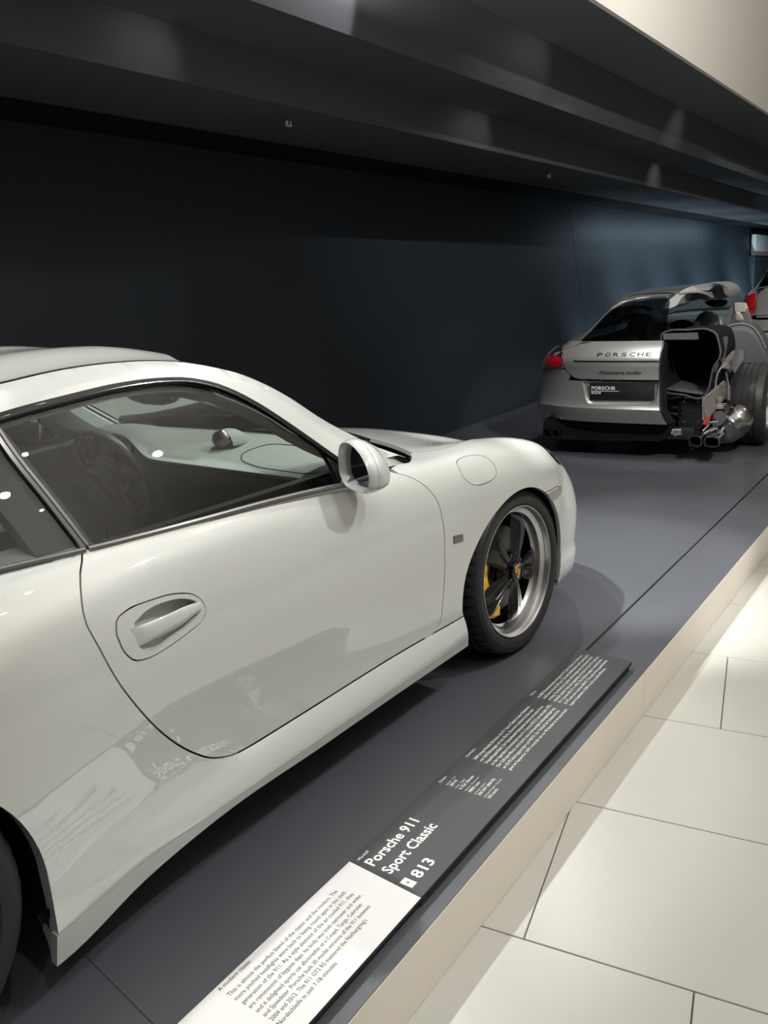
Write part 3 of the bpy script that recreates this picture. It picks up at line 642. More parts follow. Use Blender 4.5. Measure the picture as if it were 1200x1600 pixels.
# wheel-house liners, inner arch flanges, floor pan
for c,yw,yi in ((FA,.868,.56),(RA,.905,.52)):
    for sgn in (-1,1):
        R=[]
        for y,r in ((yw-.012,c[2]+.004),(yw-.10,c[2]+.010),(yi,c[2]+.012),(yi-.01,.02)):
            R.append([(c[0]+r*math.cos(a),sgn*y,c[1]+r*math.sin(a)) for a in np.radians(np.linspace(-14,190,50))])
        V,F=loft(R,False,False); mo('wheel_arch_liner',V,F,M['trim'],car,angle=50)
box('floor_pan',.42,1.94,-.76,.76,.135,.16,M['dark'],car,.004)
box('floor_pan',-.95,-.40,-.55,.55,.16,.19,M['dark'],car,.004)
box('floor_pan',-.40,.42,-.50,.50,.14,.17,M['dark'],car,.004)
box('floor_pan',1.94,2.75,-.52,.52,.14,.17,M['dark'],car,.004)
box('floor_pan',2.75,3.08,-.50,.50,.14,.155,M['dark'],car,.004)
# ------------------------------------------------------------------ door mirrors, lamps, badge
def mirror(sd):
    sgn=-1 if sd=='R' else 1
    e1=np.array((-.30,.955*sgn,0)); f=np.array((.955,.30*sgn,0)); o=np.array((1.468,.786*sgn,0)); z0=np.array((0,0,1.))
    out=spl([(.118,.845),(.062,.846),(.022,.856),(.001,.880),(-.004,.915),(.000,.950),(.014,.974),(.050,.984),(.095,.973),(.138,.940),(.158,.900),(.150,.864),(.118,.845)],57)[:-1]
    c=np.array((.082,.912))
    def ring(sc,dep,sh=0,dz=0,flat=0): return [tuple(o+e1*(c[0]+sh+(p[0]-c[0])*sc)+f*dep+z0*(c[1]+dz+(p[1]-c[1])*sc)) for p in out]
    R=[ring(.87,.022),ring(.90,.006),ring(.955,.0),ring(1.0,.004),ring(1.035,.016),ring(1.045,.030)]
    V,F=loft(R,True,False); h=fixn(mo('door_mirror',V,F,M['paint'],car,angle=55))
    R=[ring(1.038,.0315),ring(1.03,.040,.001),ring(.965,.056,.003,-.003),ring(.83,.073,.004,-.008),ring(.60,.086,.006,-.013),ring(.30,.094,.007,-.017),ring(.02,.096,.007,-.018)]
    V,F=loft(R,True,False); fixn(mo('mirror_cap',V,F,M['paint'],h,angle=60))
    R=[ring(1.03,.029),ring(1.03,.033)]; V,F=loft(R,True,False); fixn(mo('mirror_seam',V,F,M['trim'],h,angle=60))
    R=[ring(.875,.020),ring(.86,.050),ring(.02,.055)]; V,F=loft(R,True,False); fixn(mo('mirror_bowl',V,F,M['paint'],h,angle=40))
    gl=[tuple(o+e1*(.092+(p[0]-c[0])*.70)+f*(.030+.10*(p[0]-c[0]))+z0*(c[1]+.002+(p[1]-c[1])*.80)) for p in out]
    gl2=[tuple(np.array(p)+f*.006) for p in gl]; V,F=loft([gl,gl2],True,True); fixn(mo('mirror_glass',V,F,M['mirror'],h,angle=40))
    R=[]
    for q in np.linspace(0,1,7):
        p=np.array((1.512-.012*q,(.772+.045*q)*sgn,.853+.012*q)); a,b=.040-.008*q,.014
        R.append([(p[0]+a*math.cos(t),p[1],p[2]+b*math.sin(t)) for t in np.linspace(0,2*PI,16,endpoint=False)])
    V,F=loft(R,True,True); fixn(mo('mirror_foot',V,F,M['paint'],h,angle=60))
panel('windshield_band',wsf,[(.84,-.985),(1,-.985),(1,.985),(.84,.985)],M['trim'],car,(),.04,out=(1.2,0,.4),gap=0,flange=0,off=-.004)
for sgn in (-1,1):
    tube('roof_seam',[(x,sgn*float(ipt(TS,x)[0,0]),float(ipt(TS,x)[0,1])-.0045) for x in np.linspace(-.5,1.24,60)],.0045,M['dark'],car,6)
M['mirror']=mat('mirror_glass',(.55,.58,.60),.02,1)
for sd in both: mirror(sd)
M['signal']=mat('signal_lens',(.30,.28,.25),.15,coat=1,bump=.6,bscale=160)
M['badge']=mat('badge_grey',(.20,.20,.19),.35,.7)
for sd in both:
    panel('turn_signal',body,ts,M['signal'],car,(),.01,BS,gap=.0015,side=sd,off=.004,flange=.008)
    bq=inv([(1.907,.588),(1.960,.581),(1.964,.556),(1.912,.561)])
    panel('fender_badge',body,bq,M['badge'],car,(),.01,BS,gap=0,side=sd,off=.003,flange=.006)
    panel('rear_lamp',body,inv([(-.70,.72),(-.90,.70),(-1.02,.64),(-1.0,.60),(-.75,.63)]),M['rear_red'] if 'rear_red' in M else M['signal'],car,(),.03,BS,gap=0,side=sd,off=.006)
# wipers in the cowl
for y0,y1,x0 in ((-.52,.02,2.0),(.05,.60,2.02)):
    pth=[]
    for q in np.linspace(0,1,9):
        y=y0+(y1-y0)*q; p=wsf([.955],[y/.72])[0]; pth.append((p[0]+.02,y,p[2]+.012))
    tube('wiper_blade',pth,.006,M['trim'],car)
    tube('wiper_arm',[(2.04,y0+.08,.815),(2.03,y0+.12,.855),pth[4]],.007,M['trim'],car)
pth=[(1.872+.20*(1-(y/.70)**2)**.8,y,.804+.004*(1-(y/.7)**2)) for y in np.linspace(-.675,.675,40)]
V,F=sweep(pth,[(-.013,-.004),(.013,-.004),(.013,.002),(0,.006),(-.013,.002)]); fixn(mo('cowl_strip',V,F,M['badge'],car,angle=40))
# ------------------------------------------------------------------ cabin
ys=np.linspace(-.73,.73,60)
def binn(y): return math.exp(-((y-.37)/.20)**4)
top=[];low=[]
for y in ys:
    b=binn(y); ed=max(0,(abs(y)-.55)/.18)
    zr=.858+.075*b; xr=1.472+.02*b
    zc=.905-.03*ed
    f=1-(y/.74)**2
    top.append([(xr+.006,y,zr-.016),(xr,y,zr-.004),(xr+.012,y,zr+.004),(xr+.07,y,zr+.012*(1-b)+.012*b),(xr+.16,y,.878+.055*b),(1.74,y,.890-.02*ed+.01*b),(1.82+.04*f,y,.884-.02*ed),(1.86+.10*f,y,.868-.02*ed)])
    low.append([(xr+.006,y,zr-.016),(xr+.004,y,zr-.05),(xr+.03,y,.74),(xr+.12,y,.60),(xr+.22,y,.42),(xr+.25,y,.2)])
V,F=loft(top,False,False); dt=fixn(mo('dashboard_top',V,F,M['stone'],car,angle=60))
V,F=loft(low,False,False); fixn(mo('dashboard',V,F,M['leather'],car,angle=60))
# clock pod on the dash, passenger airbag seam
V,F=lathe([(.0005,.030),(.018,.027),(.028,.018),(.033,.0)],28); cp=fixn(mo('dash_clock',V,F,M['badge'],car,angle=40)); cp.location=(1.630,-.108,.912); cp.rotation_euler=(0,0,math.radians(115)); cp.scale=(1,1,1)
V,F=lathe([(.034,.004),(.034,.012),(.030,.019),(.027,.017)],28); q=fixn(mo('clock_ring',V,F,M['chrome'],cp,angle=40))
R=[]
for q in np.linspace(0,1,12):
    x=1.635+.13*q; r=.046*math.sin(PI*(.40+.60*q))+.002; R.append([(x,-.105+r*1.15*math.cos(a),.888+r*1.15*max(0,math.sin(a))) for a in np.linspace(-.2,PI+.2,14)])
V,F=loft(R,False,False); fixn(mo('clock_pod',V,F,M['stone'],car,angle=60))
ab=spl([(1.50,-.415,0),(1.54,-.30,0),(1.62,-.235,0),(1.70,-.25,0),(1.72,-.40,0),(1.70,-.62,0),(1.60,-.69,0),(1.51,-.66,0),(1.495,-.52,0),(1.50,-.415,0)],50)
def dz(x,y): 
    b=binn(y); zr=.858+.075*b; xr=1.472+.02*b; return float(np.interp(x,[xr,xr+.07,xr+.16,1.74,1.85],[zr+.002,zr+.012,.878+.055*b,.890,.884]))
tube('airbag_seam',[(p[0],p[1],dz(p[0],p[1])+.0005) for p in ab],.0022,M['leather'],car,6)
M['wheelrim']=mat('leather_rim',(.10,.10,.105),.30,coat=.4)
# steering wheel
sw=bpy.data.objects.new('steering_wheel',None); COL.objects.link(sw); sw.parent=car; sw.location=(1.505,.37,.775); sw.rotation_euler=(0,math.radians(-22),0)
pth=[(0,.180*math.cos(a),.180*math.sin(a)) for a in np.linspace(0,2*PI,56,endpoint=False)]
V,F=sweep(pth,circ(.0165,10),(1,0,0),True); fixn(mo('wheel_rim',V,F,M['wheelrim'],sw,angle=60))
V,F=lathe([(.0005,-.045),(.05,-.043),(.072,-.034),(.078,-.015),(.06,.03),(.045,.09)],32,'x'); fixn(mo('wheel_hub',V,F,M['leather'],sw,angle=50))
for a in (0,180,270):
    a=math.radians(a); R=[]
    for r,hw in ((.06,.030),(.10,.022),(.14,.017),(.176,.019)): R.append([(x-.02*(1-r/.18),r*math.cos(a)-c*math.sin(a),r*math.sin(a)+c*math.cos(a)) for x,c in ((-.006,-hw),(-.010,0),(-.006,hw),(.006,hw),(.006,-hw))])
    V,F=loft(R,True,True); fixn(mo('wheel_spoke',V,F,M['alu'],sw,angle=40))
# instrument hood and dials behind the wheel
for y,r in ((.26,.045),(.37,.060),(.48,.045)):
    V,F=lathe([(.0005,0),(r,0),(r+.004,-.008),(r+.008,-.004),(r+.008,.02)],30,'x'); q=fixn(mo('instrument_dial',V,F,M['gloss'],car,angle=30)); q.location=(1.486,y,.865)
# headliner, header, sun visors, rear-view mirror, far pillar trims, door cards
xs=np.linspace(.05,1.20,20); R=[]
for x in xs:
    s=ipt(TS,x)[0]; R.append([tuple(rooff([x],[q*s[0]*.96])[0]-np.array((0,0,.035+.02*abs(q)**3))) for q in np.linspace(-1,1,17)])
V,F=loft(R,False,False); mo('headliner',V,F,M['liner'] if 'liner' in M else M.setdefault('liner',mat('headliner_grey',(.14,.15,.145),.9)),car,angle=60)
for sgn in (-1,1):
    R=[]
    for p in np.linspace(0,1,14):
        a=wsf([p],[1*.985])[0]; R.append([(a[0]-.012,sgn*(a[1]-.004),a[2]-.012),(a[0]-.055,sgn*(a[1]-.055+.01*p),a[2]-.045),(a[0]-.115,sgn*(a[1]-.03+.04*p),a[2]-.07+.01*p)])
    V,F=loft(R,False,False); mo('pillar_trim',V,F,M['stone'],car,angle=60)
    xs=np.linspace(.05,1.20,16); R=[]
    for x in xs:
        s=ipt(TS,x)[0]; z=float(zT(x)[0]); R.append([(x,sgn*(s[0]-.03),s[1]-.045),(x,sgn*(float(wside(x,z))-.035),z-.012),(x,sgn*(float(wside(x,z-.03))-.022),z-.035)])
    V,F=loft(R,False,False); mo('roof_trim',V,F,M['liner'],car,angle=60)
    R=[]
    for x in np.linspace(.55,1.62,16): R.append([(x,sgn*.745,.882-.012*x*0),(x,sgn*.70,.878),(x,sgn*.675,.84),(x,sgn*.68,.70),(x,sgn*.66,.58),(x,sgn*.69,.3)])
    V,F=loft(R,False,False); mo('door_card',V,F,M['leather'],car,angle=60)
    box('door_armrest',.85,1.35,sgn*.60 if sgn>0 else -.68,.68 if sgn>0 else -.60,.60,.66,M['stone'],car,.015)
    R=[]
    for z in np.linspace(.88,1.16,8):
        x=.655-.30*(z-.88); y=float(wside(x,z))-.02; R.append([(x+.03,sgn*y,z),(x+.03,sgn*(y-.05),z),(x-.10,sgn*(y-.05),z),(x-.10,sgn*y,z)])
    V,F=loft(R,True,False); fixn(mo('pillar_cover',V,F,M['leather'],car,angle=40))
# header strip and mirror
R=[]
for q in np.linspace(-.95,.95,17):
    a=wsf([.03],[q])[0]; R.append([(a[0]+.03,a[1],a[2]-.022),(a[0]-.06,a[1],a[2]-.03),(a[0]-.10,a[1],a[2]-.04)])
V,F=loft(R,False,False); mo('header_trim',V,F,M['liner'],car,angle=60)
R=[[(1.445+.022*c,.0+.115*k*(1 if True else 0),1.085+.032*s*(1-.5*abs(k)**4)) for c,s in circ(1,12)] for k in (-1,-.9,-.4,0,.4,.9,1)]
V,F=loft(R,True,True); fixn(mo('rear_view_mirror',V,F,M['leather'],car,angle=60)); tube('mirror_stem',[(1.45,0,1.10),(1.47,0,1.16),(1.44,0,1.19)],.010,M['leather'],car)
# seats
def seat(y):
    s=bpy.data.objects.new('seat',None); COL.objects.link(s); s.parent=car; s.location=(.62,y,0)
    R=[]
    for q in np.linspace(0,1,14):
        z=.45+.68*q; x=-.02-.20*q; w_=.235-.05*q if q<.72 else .20-.11*((q-.72)/.28)**1.2; d=.065-.02*q
        R.append([(x+d*math.cos(a)+ .03*abs(math.sin(a))**3,w_*math.copysign(abs(math.sin(a))**.7,math.sin(a)),z) for a in np.linspace(0,2*PI,20,endpoint=False)])
    V,F=loft(R,True,True); fixn(mo('seat_back',V,F,M['leather'],s,angle=60))
    R=[]
    for q in np.linspace(0,1,9):
        x=-.08+.52*q; R.append([(x,.25*math.copysign(abs(math.cos(a))**.6,math.cos(a)),.40+.03*q+.075*math.copysign(abs(math.sin(a))**.6,math.sin(a))) for a in np.linspace(0,2*PI,18,endpoint=False)])
    V,F=loft(R,True,True); fixn(mo('seat_cushion',V,F,M['leather'],s,angle=60))
seat(-.37); seat(.37)
box('centre_console',.45,1.6,-.11,.11,.2,.52,M['leather'],car,.03)
box('rear_bench',-.25,.35,-.55,.55,.45,.62,M['stone'],car,.05)
box('parcel_wall',-.40,-.25,-.58,.58,.45,.90,M['leather'],car,.03)
# ------------------------------------------------------------------ information boards on the platform
M['boardk']=mat('board_charcoal',(.062,.065,.068),.38,spec=.4)
M['boardw']=mat('board_white',(.80,.80,.79),.45)
M['inkw']=mat('print_white',(.80,.80,.80),.5); M['inkk']=mat('print_black',(.03,.03,.03),.5)
FONT=None
def text(name,body_,x,y,z,size,m,parent,width=None,bold=0,fr=None,ext=.0,align='LEFT',shear=0,maxw=None):
    """flat print: local x = reading direction, y = up; fr maps (x,y,z) to the world"""
    c=bpy.data.curves.new('print','FONT'); c.body=body_; c.size=1; c.offset=bold; c.extrude=ext/size if size else 0; c.resolution_u=2; c.shear=shear
    o=bpy.data.objects.new('print',c); COL.objects.link(o); dg=bpy.context.evaluated_depsgraph_get(); me=bpy.data.meshes.new_from_object(o.evaluated_get(dg)); 
    bpy.data.objects.remove(o); bpy.data.curves.remove(c); me.name=name
    n=len(me.vertices); co=np.empty(n*3); me.vertices.foreach_get('co',co); co=co.reshape(-1,3)
    w_=(co[:,0].max()-co[:,0].min())*size if n else 1; x0=co[:,0].min() if n else 0
    kx=width/w_ if width else 1.0
    if maxw and w_*kx>maxw: kx=maxw/w_
    P=np.c_[x+(co[:,0]-x0)*size*kx,y+co[:,1]*size,z+co[:,2]*size]
    if fr: P=np.array([tuple(fr(*p)) for p in P])
    me.vertices.foreach_set('co',P.ravel()); me.update(); me.materials.clear(); me.materials.append(m)
    q=bpy.data.objects.new(name,me); COL.objects.link(q); q.parent=parent; return q
def join(name,obs,parent):
    bm=bmesh.new()
    for o in obs: bm.from_mesh(o.data)
    me=bpy.data.meshes.new(name); bm.to_mesh(me); bm.free(); me.materials.append(obs[0].data.materials[0])
    for o in obs: bpy.data.objects.remove(o)
    q=bpy.data.objects.new(name,me); COL.objects.link(q); q.parent=parent; q['kind']='stuff'; return q
BZ=.030
def bfr(s,n,z=0): return sn(s,n+(1.65-s)*.0,z)
N0,N1=-1.190,-1.412
def bsn(s,n,z=0): return sn(s+.087*(n-N0),n,z)
def board(name,label,s0,s1,m):
    o=box(name,s0,s1,N1,N0,BZ-.012,BZ-.0012,M['trim'],None,.0008,fr=bsn,seg=1); tag(o,label,'sign')
    box('print_sheet',s0,s1,N1,N0,BZ-.0011,BZ,m,o,.0003,fr=bsn,seg=1); return o
bk=board('information_board','long charcoal board with white print lying on the platform edge beside the white car',.9435,2.362,M['boardk'])
bw=board('information_board','white board with black English text at the near end of the charcoal board',.18,.9425,M['boardw'])
for o,a,b in ((bk,.96,2.335),(bw,.2,.925)):
    q=box('board_foot',a,b,N1+.022,N0-.03,.0,BZ-.012,M['gloss'],o,.001,fr=bsn,seg=1)
box('board_rail',.9435,2.340,N1+.002,N1+.016,.004,.012,M['trim'],bk,.001,fr=bsn,seg=1)
TZ=BZ+.0004
T=lambda b,s,n,sz,w=None,bo=.0,m=M['inkw'],p=bk,mw=None: text('print',b,s,n,TZ,sz,m,p,w,bo,sn,maxw=mw)
h=T('Modell',.957,-1.2105,.0125,.040,.006); h.name='heading_print'
h=T('Porsche 911',.957,-1.2535,.0435,.209,.022); h.name='title_print'
h=T('Sport Classic',.954,-1.3055,.0435,.219,.022); h.name='title_print'
h=T('813',.9765,-1.3745,.0435,.074,.024); h.name='number_print'
ic=box('audio_symbol',.940,.9625,-1.3765,-1.3415,TZ-.0005,TZ,M['inkw'],bk,0,fr=sn)
V,F=lathe([(.0025,.0),(.0042,.0)],20,'z'); q=mo('symbol_ring',[sn(.951+x,-1.358+y,TZ+.0004) for x,y,z in V],F,M['boardk'],bk,smooth=False)
V,F=lathe([(.0001,.0),(.0012,.0)],12,'z'); q=mo('symbol_dot',[sn(.951+x,-1.358+y,TZ+.0004) for x,y,z in V],F,M['boardk'],bk,smooth=False)
h=T('Daten',1.346,-1.2095,.0125,.034,.006); h.name='heading_print'
L=[];y=-1.2315
for a,b,wb in (('Baujahr · Year','2010',.034),('Motor · Engine','6-Zyl. Boxer',.076),('Hubraum · Displacement','3800 ccm',.056),('Leistung · Output','300 kW (408 PS)',.092),('Höchstgeschwindigkeit · Top speed','302 km/h',.052)):
    L.append(T(a,1.345,y,.0075,min(.10,.0036*len(a)))); L.append(T(b,1.346,y-.0150,.0142,wb,.008)); y-=.0300
join('data_print',L,bk)
G=['2009 bringt Porsche Exclusive den 911 Sport Classic in einer Kleinserie','von 250 Fahrzeugen auf den Markt. Besonders markant ist das neue','Doppelkuppel-Dach. Der feststehende Heckspoiler erinnert mit seiner Form','an den legendären Entenbürzel vom 911 Carrera RS 2.7 aus dem Jahr 1972.','Der 3,8-Liter-Motor wird durch eine werksseitige Leistungssteigerung','um 23 PS leistungsgesteigert auf 408 PS. Der Verkauf der Sonderserie be-','ginnt im September 2009, innerhalb von nur 48 Stunden ist sie ausverkauft.']
E_=['In 2009, Porsche Exclusive brings the 911 Sport Classic to market as a','small series of only 250 cars. The new double-dome roof is particularly','striking. The fixed rear spoiler and its shape are reminiscent of the','ducktail spoiler that was legendary, the look of the 911 Carrera','911 Carrera RS 2.7 in 1972. The 3.8-litre engine is tuned by the','23 PS and now reaches 408 PS. The sale of the special series','begins in September of 2009. It sold out within 48 hours.']
for hd,S0,LL,W_ in (('Geschichte',1.499,G,[.366,.355,.390,.410,.396,.392,.410]),('History',1.938,E_,[.372,.384,.378,.385,.370,.372,.308])):
    h=T(hd,S0,-1.2095,.0125,.052 if hd[0]=='G' else .036,.006); h.name='heading_print'
    join('history_print',[T(t,S0-.001,-1.2385-.0190*i,.0150,w_,.004) for i,(t,w_) in enumerate(zip(LL,W_))],bk)
h=T('A modern classic',.481,-1.2055,.0140,.092,.006,M['inkk'],bw); h.name='heading_print'
Wt=['This is almost the perfect blend of the classic and the modern. The','more pitched headlights were back to being round again in the sixth','generation of the 911. As a style element of the air-cooled 911, they','are reminiscent of bygone days. Its body was both narrower and wider,','and it delighted sports car aficionados as a Coupé, Targa, Cabriolet','and Speedster. Porsche built 30 model versions of the 911 between','2004 and 2012. The 911 GT2 RS mastered the Nürburgring\'s','Nordschleife in just 7:18 minutes.']
join('paragraph_print',[T(t,.482,-1.2325-.0193*i,.0158,w_,.0,M['inkk'],bw) for i,(t,w_) in enumerate(zip(Wt,[.359,.366,.372,.378,.353,.358,.318,.185]))],bw)
# ------------------------------------------------------------------ silver cutaway saloon behind
class Net:
    def __init__(s,pts): s.P=np.array(pts,float); s.U=np.arange(len(pts),dtype=float); s.TL,s.TR=tang(s.U,s.P); s.nv=s.P.shape[1]
    def __call__(s,u,v):
        u=np.atleast_1d(np.asarray(u,float)); v=np.atleast_1d(np.asarray(v,float)); rows=herm(s.U,s.P,s.TL,s.TR,u)
        d=rows[:,1:]-rows[:,:-1]; m=np.empty_like(rows); m[:,0]=d[:,0]; m[:,-1]=d[:,-1]; m[:,1:-1]=(d[:,1:]+d[:,:-1])/2
        i=np.clip(np.floor(v).astype(int),0,rows.shape[1]-2); q=np.clip(v-i,0,1)[:,None]; a=np.arange(len(u))
        return (2*q**3-3*q**2+1)*rows[a,i]+(q**3-2*q**2+q)*m[a,i]+(-2*q**3+3*q**2)*rows[a,i+1]+(q**3-q**2)*m[a,i+1]
    def inv(s,pts,ax=(1,2),umax=None):
        gu,gv=np.meshgrid(np.linspace(0,umax or s.U[-1],160),np.linspace(0,s.nv-1,160),indexing='ij'); X=s(gu.ravel(),gv.ravel())[:,list(ax)]; o=[]
        for p in pts:
            k=((X-p)**2).sum(1).argmin(); u,v=gu.ravel()[k],gv.ravel()[k]
            for _ in range(12):
                c=s([u,u+1e-4,u],[v,v,v+1e-4])[:,list(ax)]; J=np.array([c[1]-c[0],c[2]-c[0]]).T/1e-4
                try: d=np.clip(np.linalg.solve(J,np.array(p)-c[0]),-.1,.1)
                except Exception: break
                u=min(max(u+d[0],0),s.U[-1]); v=min(max(v+d[1],0),s.nv-1)
            o.append((u,v))
        return o
M['silver']=mat('paint_silver',(.46,.455,.445),.30,.65,coat=1,coatr=.05)
M['grey']=mat('trim_grey',(.095,.098,.108),.5); M['lgrey']=mat('cut_edge_grey',(.27,.27,.265),.5)
M['red']=mat('lamp_red',(.55,.008,.012),.12,coat=1,bump=.8,bscale=120); M['lampdark']=mat('lamp_smoke',(.02,.012,.014),.08,coat=1)
M['greenglass']=glass_mat('green_glass',(.62,.86,.86)); M['darkglass']=glass_mat('dark_glass',(.13,.15,.16))
M['steel']=mat('exhaust_steel',(.34,.34,.345),.22,1); M['frame']=mat('frame_beige',(.28,.26,.22),.5,.3); M['amber']=mat('amber',(.75,.32,.04),.4); M['redp']=mat('part_red',(.62,.06,.03),.45)
M['carpet']=mat('carpet_black',(.012,.012,.013),.95,spec=.1)
pan=empty('cutaway_car','silver saloon seen from behind with its right rear cut away to show the exhaust','car',(5.589,.158,0),.103); pan.scale=(.825,.825,.825)
Yc=-.03
zr=[.34,.40,.467,.50,.60,.71,.80,.885,.94,1.0,1.045]
xr=[.05,.025,.0,.022,.045,.055,.055,.05,.09,.15,.21]
fr_=[.95,.975,1.0,1.0,.985,.96,.93,.885,.83,.755,.68]
ST=[(-.46,0,0),(-.2,0,0),(.05,0,0),(.32,.015,0),(.55,.06,0),(.72,.135,0),(.87,.26,.6),(.935,.42,1),(.935,.70,1),(.955,1.12,1),(.945,2.2,1),(.94,3.4,1),(.90,4.2,1),(.60,4.72,1)]
sidez=[.24,.32,.44,.50,.60,.70,.78,.85,.90,.945,.97]; sf=[.96,.985,1,1,1,.995,.985,.965,.94,.91,.885]
NP=[]
for y,dx,k in ST:
    col_=[]
    for j in range(11):
        f=fr_[j]*(1-k)+sf[j]*k if k else None
        if y<.6 and k==0: yy=y if y<.4 else .4+(y-.4)*(fr_[j]**1.2)
        elif k==0: yy=.4+(y-.4)*fr_[j]**1.3
        else: yy=y*f
        z=zr[j]*(1-k)+sidez[j]*k
        x=xr[j]*(1-min(1,k))+dx+(0 if k<1 else 0)+ (xr[j]*.8 if 0<k<1.1 and dx<.8 else 0)
        col_.append((x,yy+Yc,z))
    NP.append(col_)
low_=Net(NP)
PS=(.22,.085)
# upper shell: x stations, k across from the cut side over the middle to the left shoulder
UX=[.20,.45,.70,.95,1.25,1.6,2.1,2.7,3.1,3.5,3.95]
half=[ [(0,1.035),(.20,1.035),(.38,1.03),(.455,1.02),(.56,.985),(.70,.93)],
 [(0,1.155),(.18,1.15),(.345,1.137),(.43,1.115),(.55,1.055),(.76,.955)],
 [(0,1.265),(.17,1.262),(.32,1.247),(.42,1.215),(.545,1.115),(.80,.965)],
 [(0,1.360),(.16,1.356),(.30,1.340),(.415,1.295),(.545,1.16),(.82,.97)],
 [(0,1.425),(.18,1.420),(.33,1.402),(.45,1.345),(.57,1.19),(.84,.97)],
 [(0,1.44),(.22,1.432),(.38,1.412),(.50,1.355),(.61,1.20),(.85,.97)],
 [(0,1.445),(.24,1.437),(.42,1.415),(.54,1.352),(.65,1.19),(.87,.97)],
 [(0,1.43),(.25,1.422),(.43,1.40),(.55,1.335),(.66,1.18),(.87,.965)],
 [(0,1.36),(.25,1.352),(.44,1.332),(.56,1.28),(.68,1.15),(.87,.955)],
 [(0,1.20),(.25,1.195),(.45,1.18),(.58,1.14),(.70,1.06),(.86,.93)],
 [(0,1.0),(.25,.998),(.46,.99),(.60,.975),(.72,.95),(.84,.90)]]
up_=Net([[(x,-b[0]+Yc,b[1]) for b in h[:0:-1]]+[(x,b[0]+Yc,b[1]) for b in h] for x,h in zip(UX,half)])   # v 0..10, centre at 5
US2=(.27,.14)
cutl=[(-.425,.34),(-.40,.40),(-.366,.47),(-.355,.60),(-.345,.71)]
cu=low_.inv(cutl,umax=6)
L=lambda pts: low_.inv(pts,umax=8)
rec=L([(.36,.708),(.335,.64),(.315,.57),(.29,.52),(.25,.503),(-.27,.508),(-.315,.54),(-.335,.62),(-.34,.708)])
hat=L([(-.345,.722),(.38,.722),(.435,.735),(.49,.775),(.53,.815)])
panel('bumper',low_,cu[:5]+[(rec[-1][0],5.0)]+rec[::-1]+[(3.9,5.0)]+L([(.47,.742),(.50,.775),(.545,.803)])+[(5.2,5.95),(6.2,5.8),(7.2,5.5),(8.2,5.0),(8.25,3.5),(8.22,2),(8.2,.4),(7.5,0.0)],M['silver'],pan,(),.04,PS,side='L',out=(1.2,0,.6),angle=26)
panel('tailgate',low_,hat[:1]+hat[1:]+L([(.545,.85),(.565,.93),(.60,.985),(.60,1.03)])+[(3.8,10),(2.5,10),(.6,10)]+L([(-.33,1.04)]),M['silver'],pan,(),.04,PS,side='L',out=(1.2,0,.6))
lampo=L([(.80,.822),(.80,.86),(.775,.91),(.735,.965),(.695,.998),(.625,.995),(.585,.955),(.557,.89),(.549,.845),(.572,.819),(.66,.808)])
panel('rear_lamp',low_,lampo,M['lampdark'],pan,(),.04,PS,side='L',out=(1.2,0,.6),off=.008,gap=0)
panel('lamp_lens',low_,L([(.80,.826),(.79,.902),(.573,.907),(.552,.848),(.574,.822),(.66,.812)]),M['red'],pan,(),.03,PS,side='L',out=(1.2,0,.6),off=.012,gap=.002)
panel('quarter_panel',low_,L([(.553,.81),(.66,.80)])+[(5.3,6.0),(6.3,5.85),(7.3,5.5),(8.2,5.05),(8.5,5.9),(9,6.3),(9.5,6.0),(9.9,5.0),(10,3),(10.1,.5),(12.9,.5),(12.9,9.9),(4.6,9.95),(4.1,9.95)]+L([(.605,.985),(.57,.93),(.548,.85)]),M['silver'],pan,(),.05,PS,side='L',out=(1.2,0,.6))
# number plate recess, plate, its print
V=[];F=[]
rp=[low_([u],[v])[0] for u,v in rec]; n=len(rp)
V=[tuple(p) for p in rp]+[(p[0]+.028,p[1]*.94-.001,.60+(p[2]-.60)*.80) for p in rp]; F=[(i,(i+1)%n,n+(i+1)%n,n+i) for i in range(n)]+[tuple(range(n,2*n))]
fixn(mo('plate_recess',V,F,M['silver'],pan,angle=40))
pl=box('number_plate',.055,.066,-.305,.272,.540,.692,M['trim'],pan,.004)
pfr=lambda x,y,z: (.0545-z,-x,y)
text('plate_print','PORSCHE',-.255,.634,.0,.042,M['inkw'],pl,.215,.02,pfr); box('plate_line',.0538,.0545,.005,.262,.6195,.6235,M['inkw'],pl,0); text('plate_print','MUSEUM',-.255,.594,.0,.030,M['inkw'],pl,.085,.006,pfr)
# lettering and grooves on the tailgate
lfr=lambda x,y,z: tuple(np.array(low_.inv([(-x,y)],umax=4) and low_(*low_.inv([(-x,y)],umax=4)[0])[0])+np.array((-.004,0,0)))
def onrear(y,z): u,v=low_.inv([(y,z)],umax=4)[0]; return low_(u,v)[0]
x0,xa=onrear(0,.925)[0],onrear(0,.965)[0]
for i,ch in enumerate('PORSCHE'):
    c0=.213-.0715*i
    text('tailgate_letter',ch,-c0,.9265,.0,.040,M['trim'],pan,.050 if ch!='E' else .046,.012,lambda x,y,z:(x0+(xa-x0)*(y-.925)/.04-.003-z,-x,y),ext=.0)
xb=onrear(0,.78)[0]
text('tailgate_script','Panamera turbo',-.185,.772,.0,.040,M['black'],pan,.372,.016,lambda x,y,z:(xb-.004-z,-x,y),shear=.35)
V,F=sweep([onrear(y,.885)+np.array((-.001,0,0)) for y in np.linspace(-.34,.43,20)],[(-.004,-.005),(.004,-.005),(.004,.004),(-.004,.004)]); fixn(mo('spoiler_gap',V,F,M['gloss'],pan,angle=40))
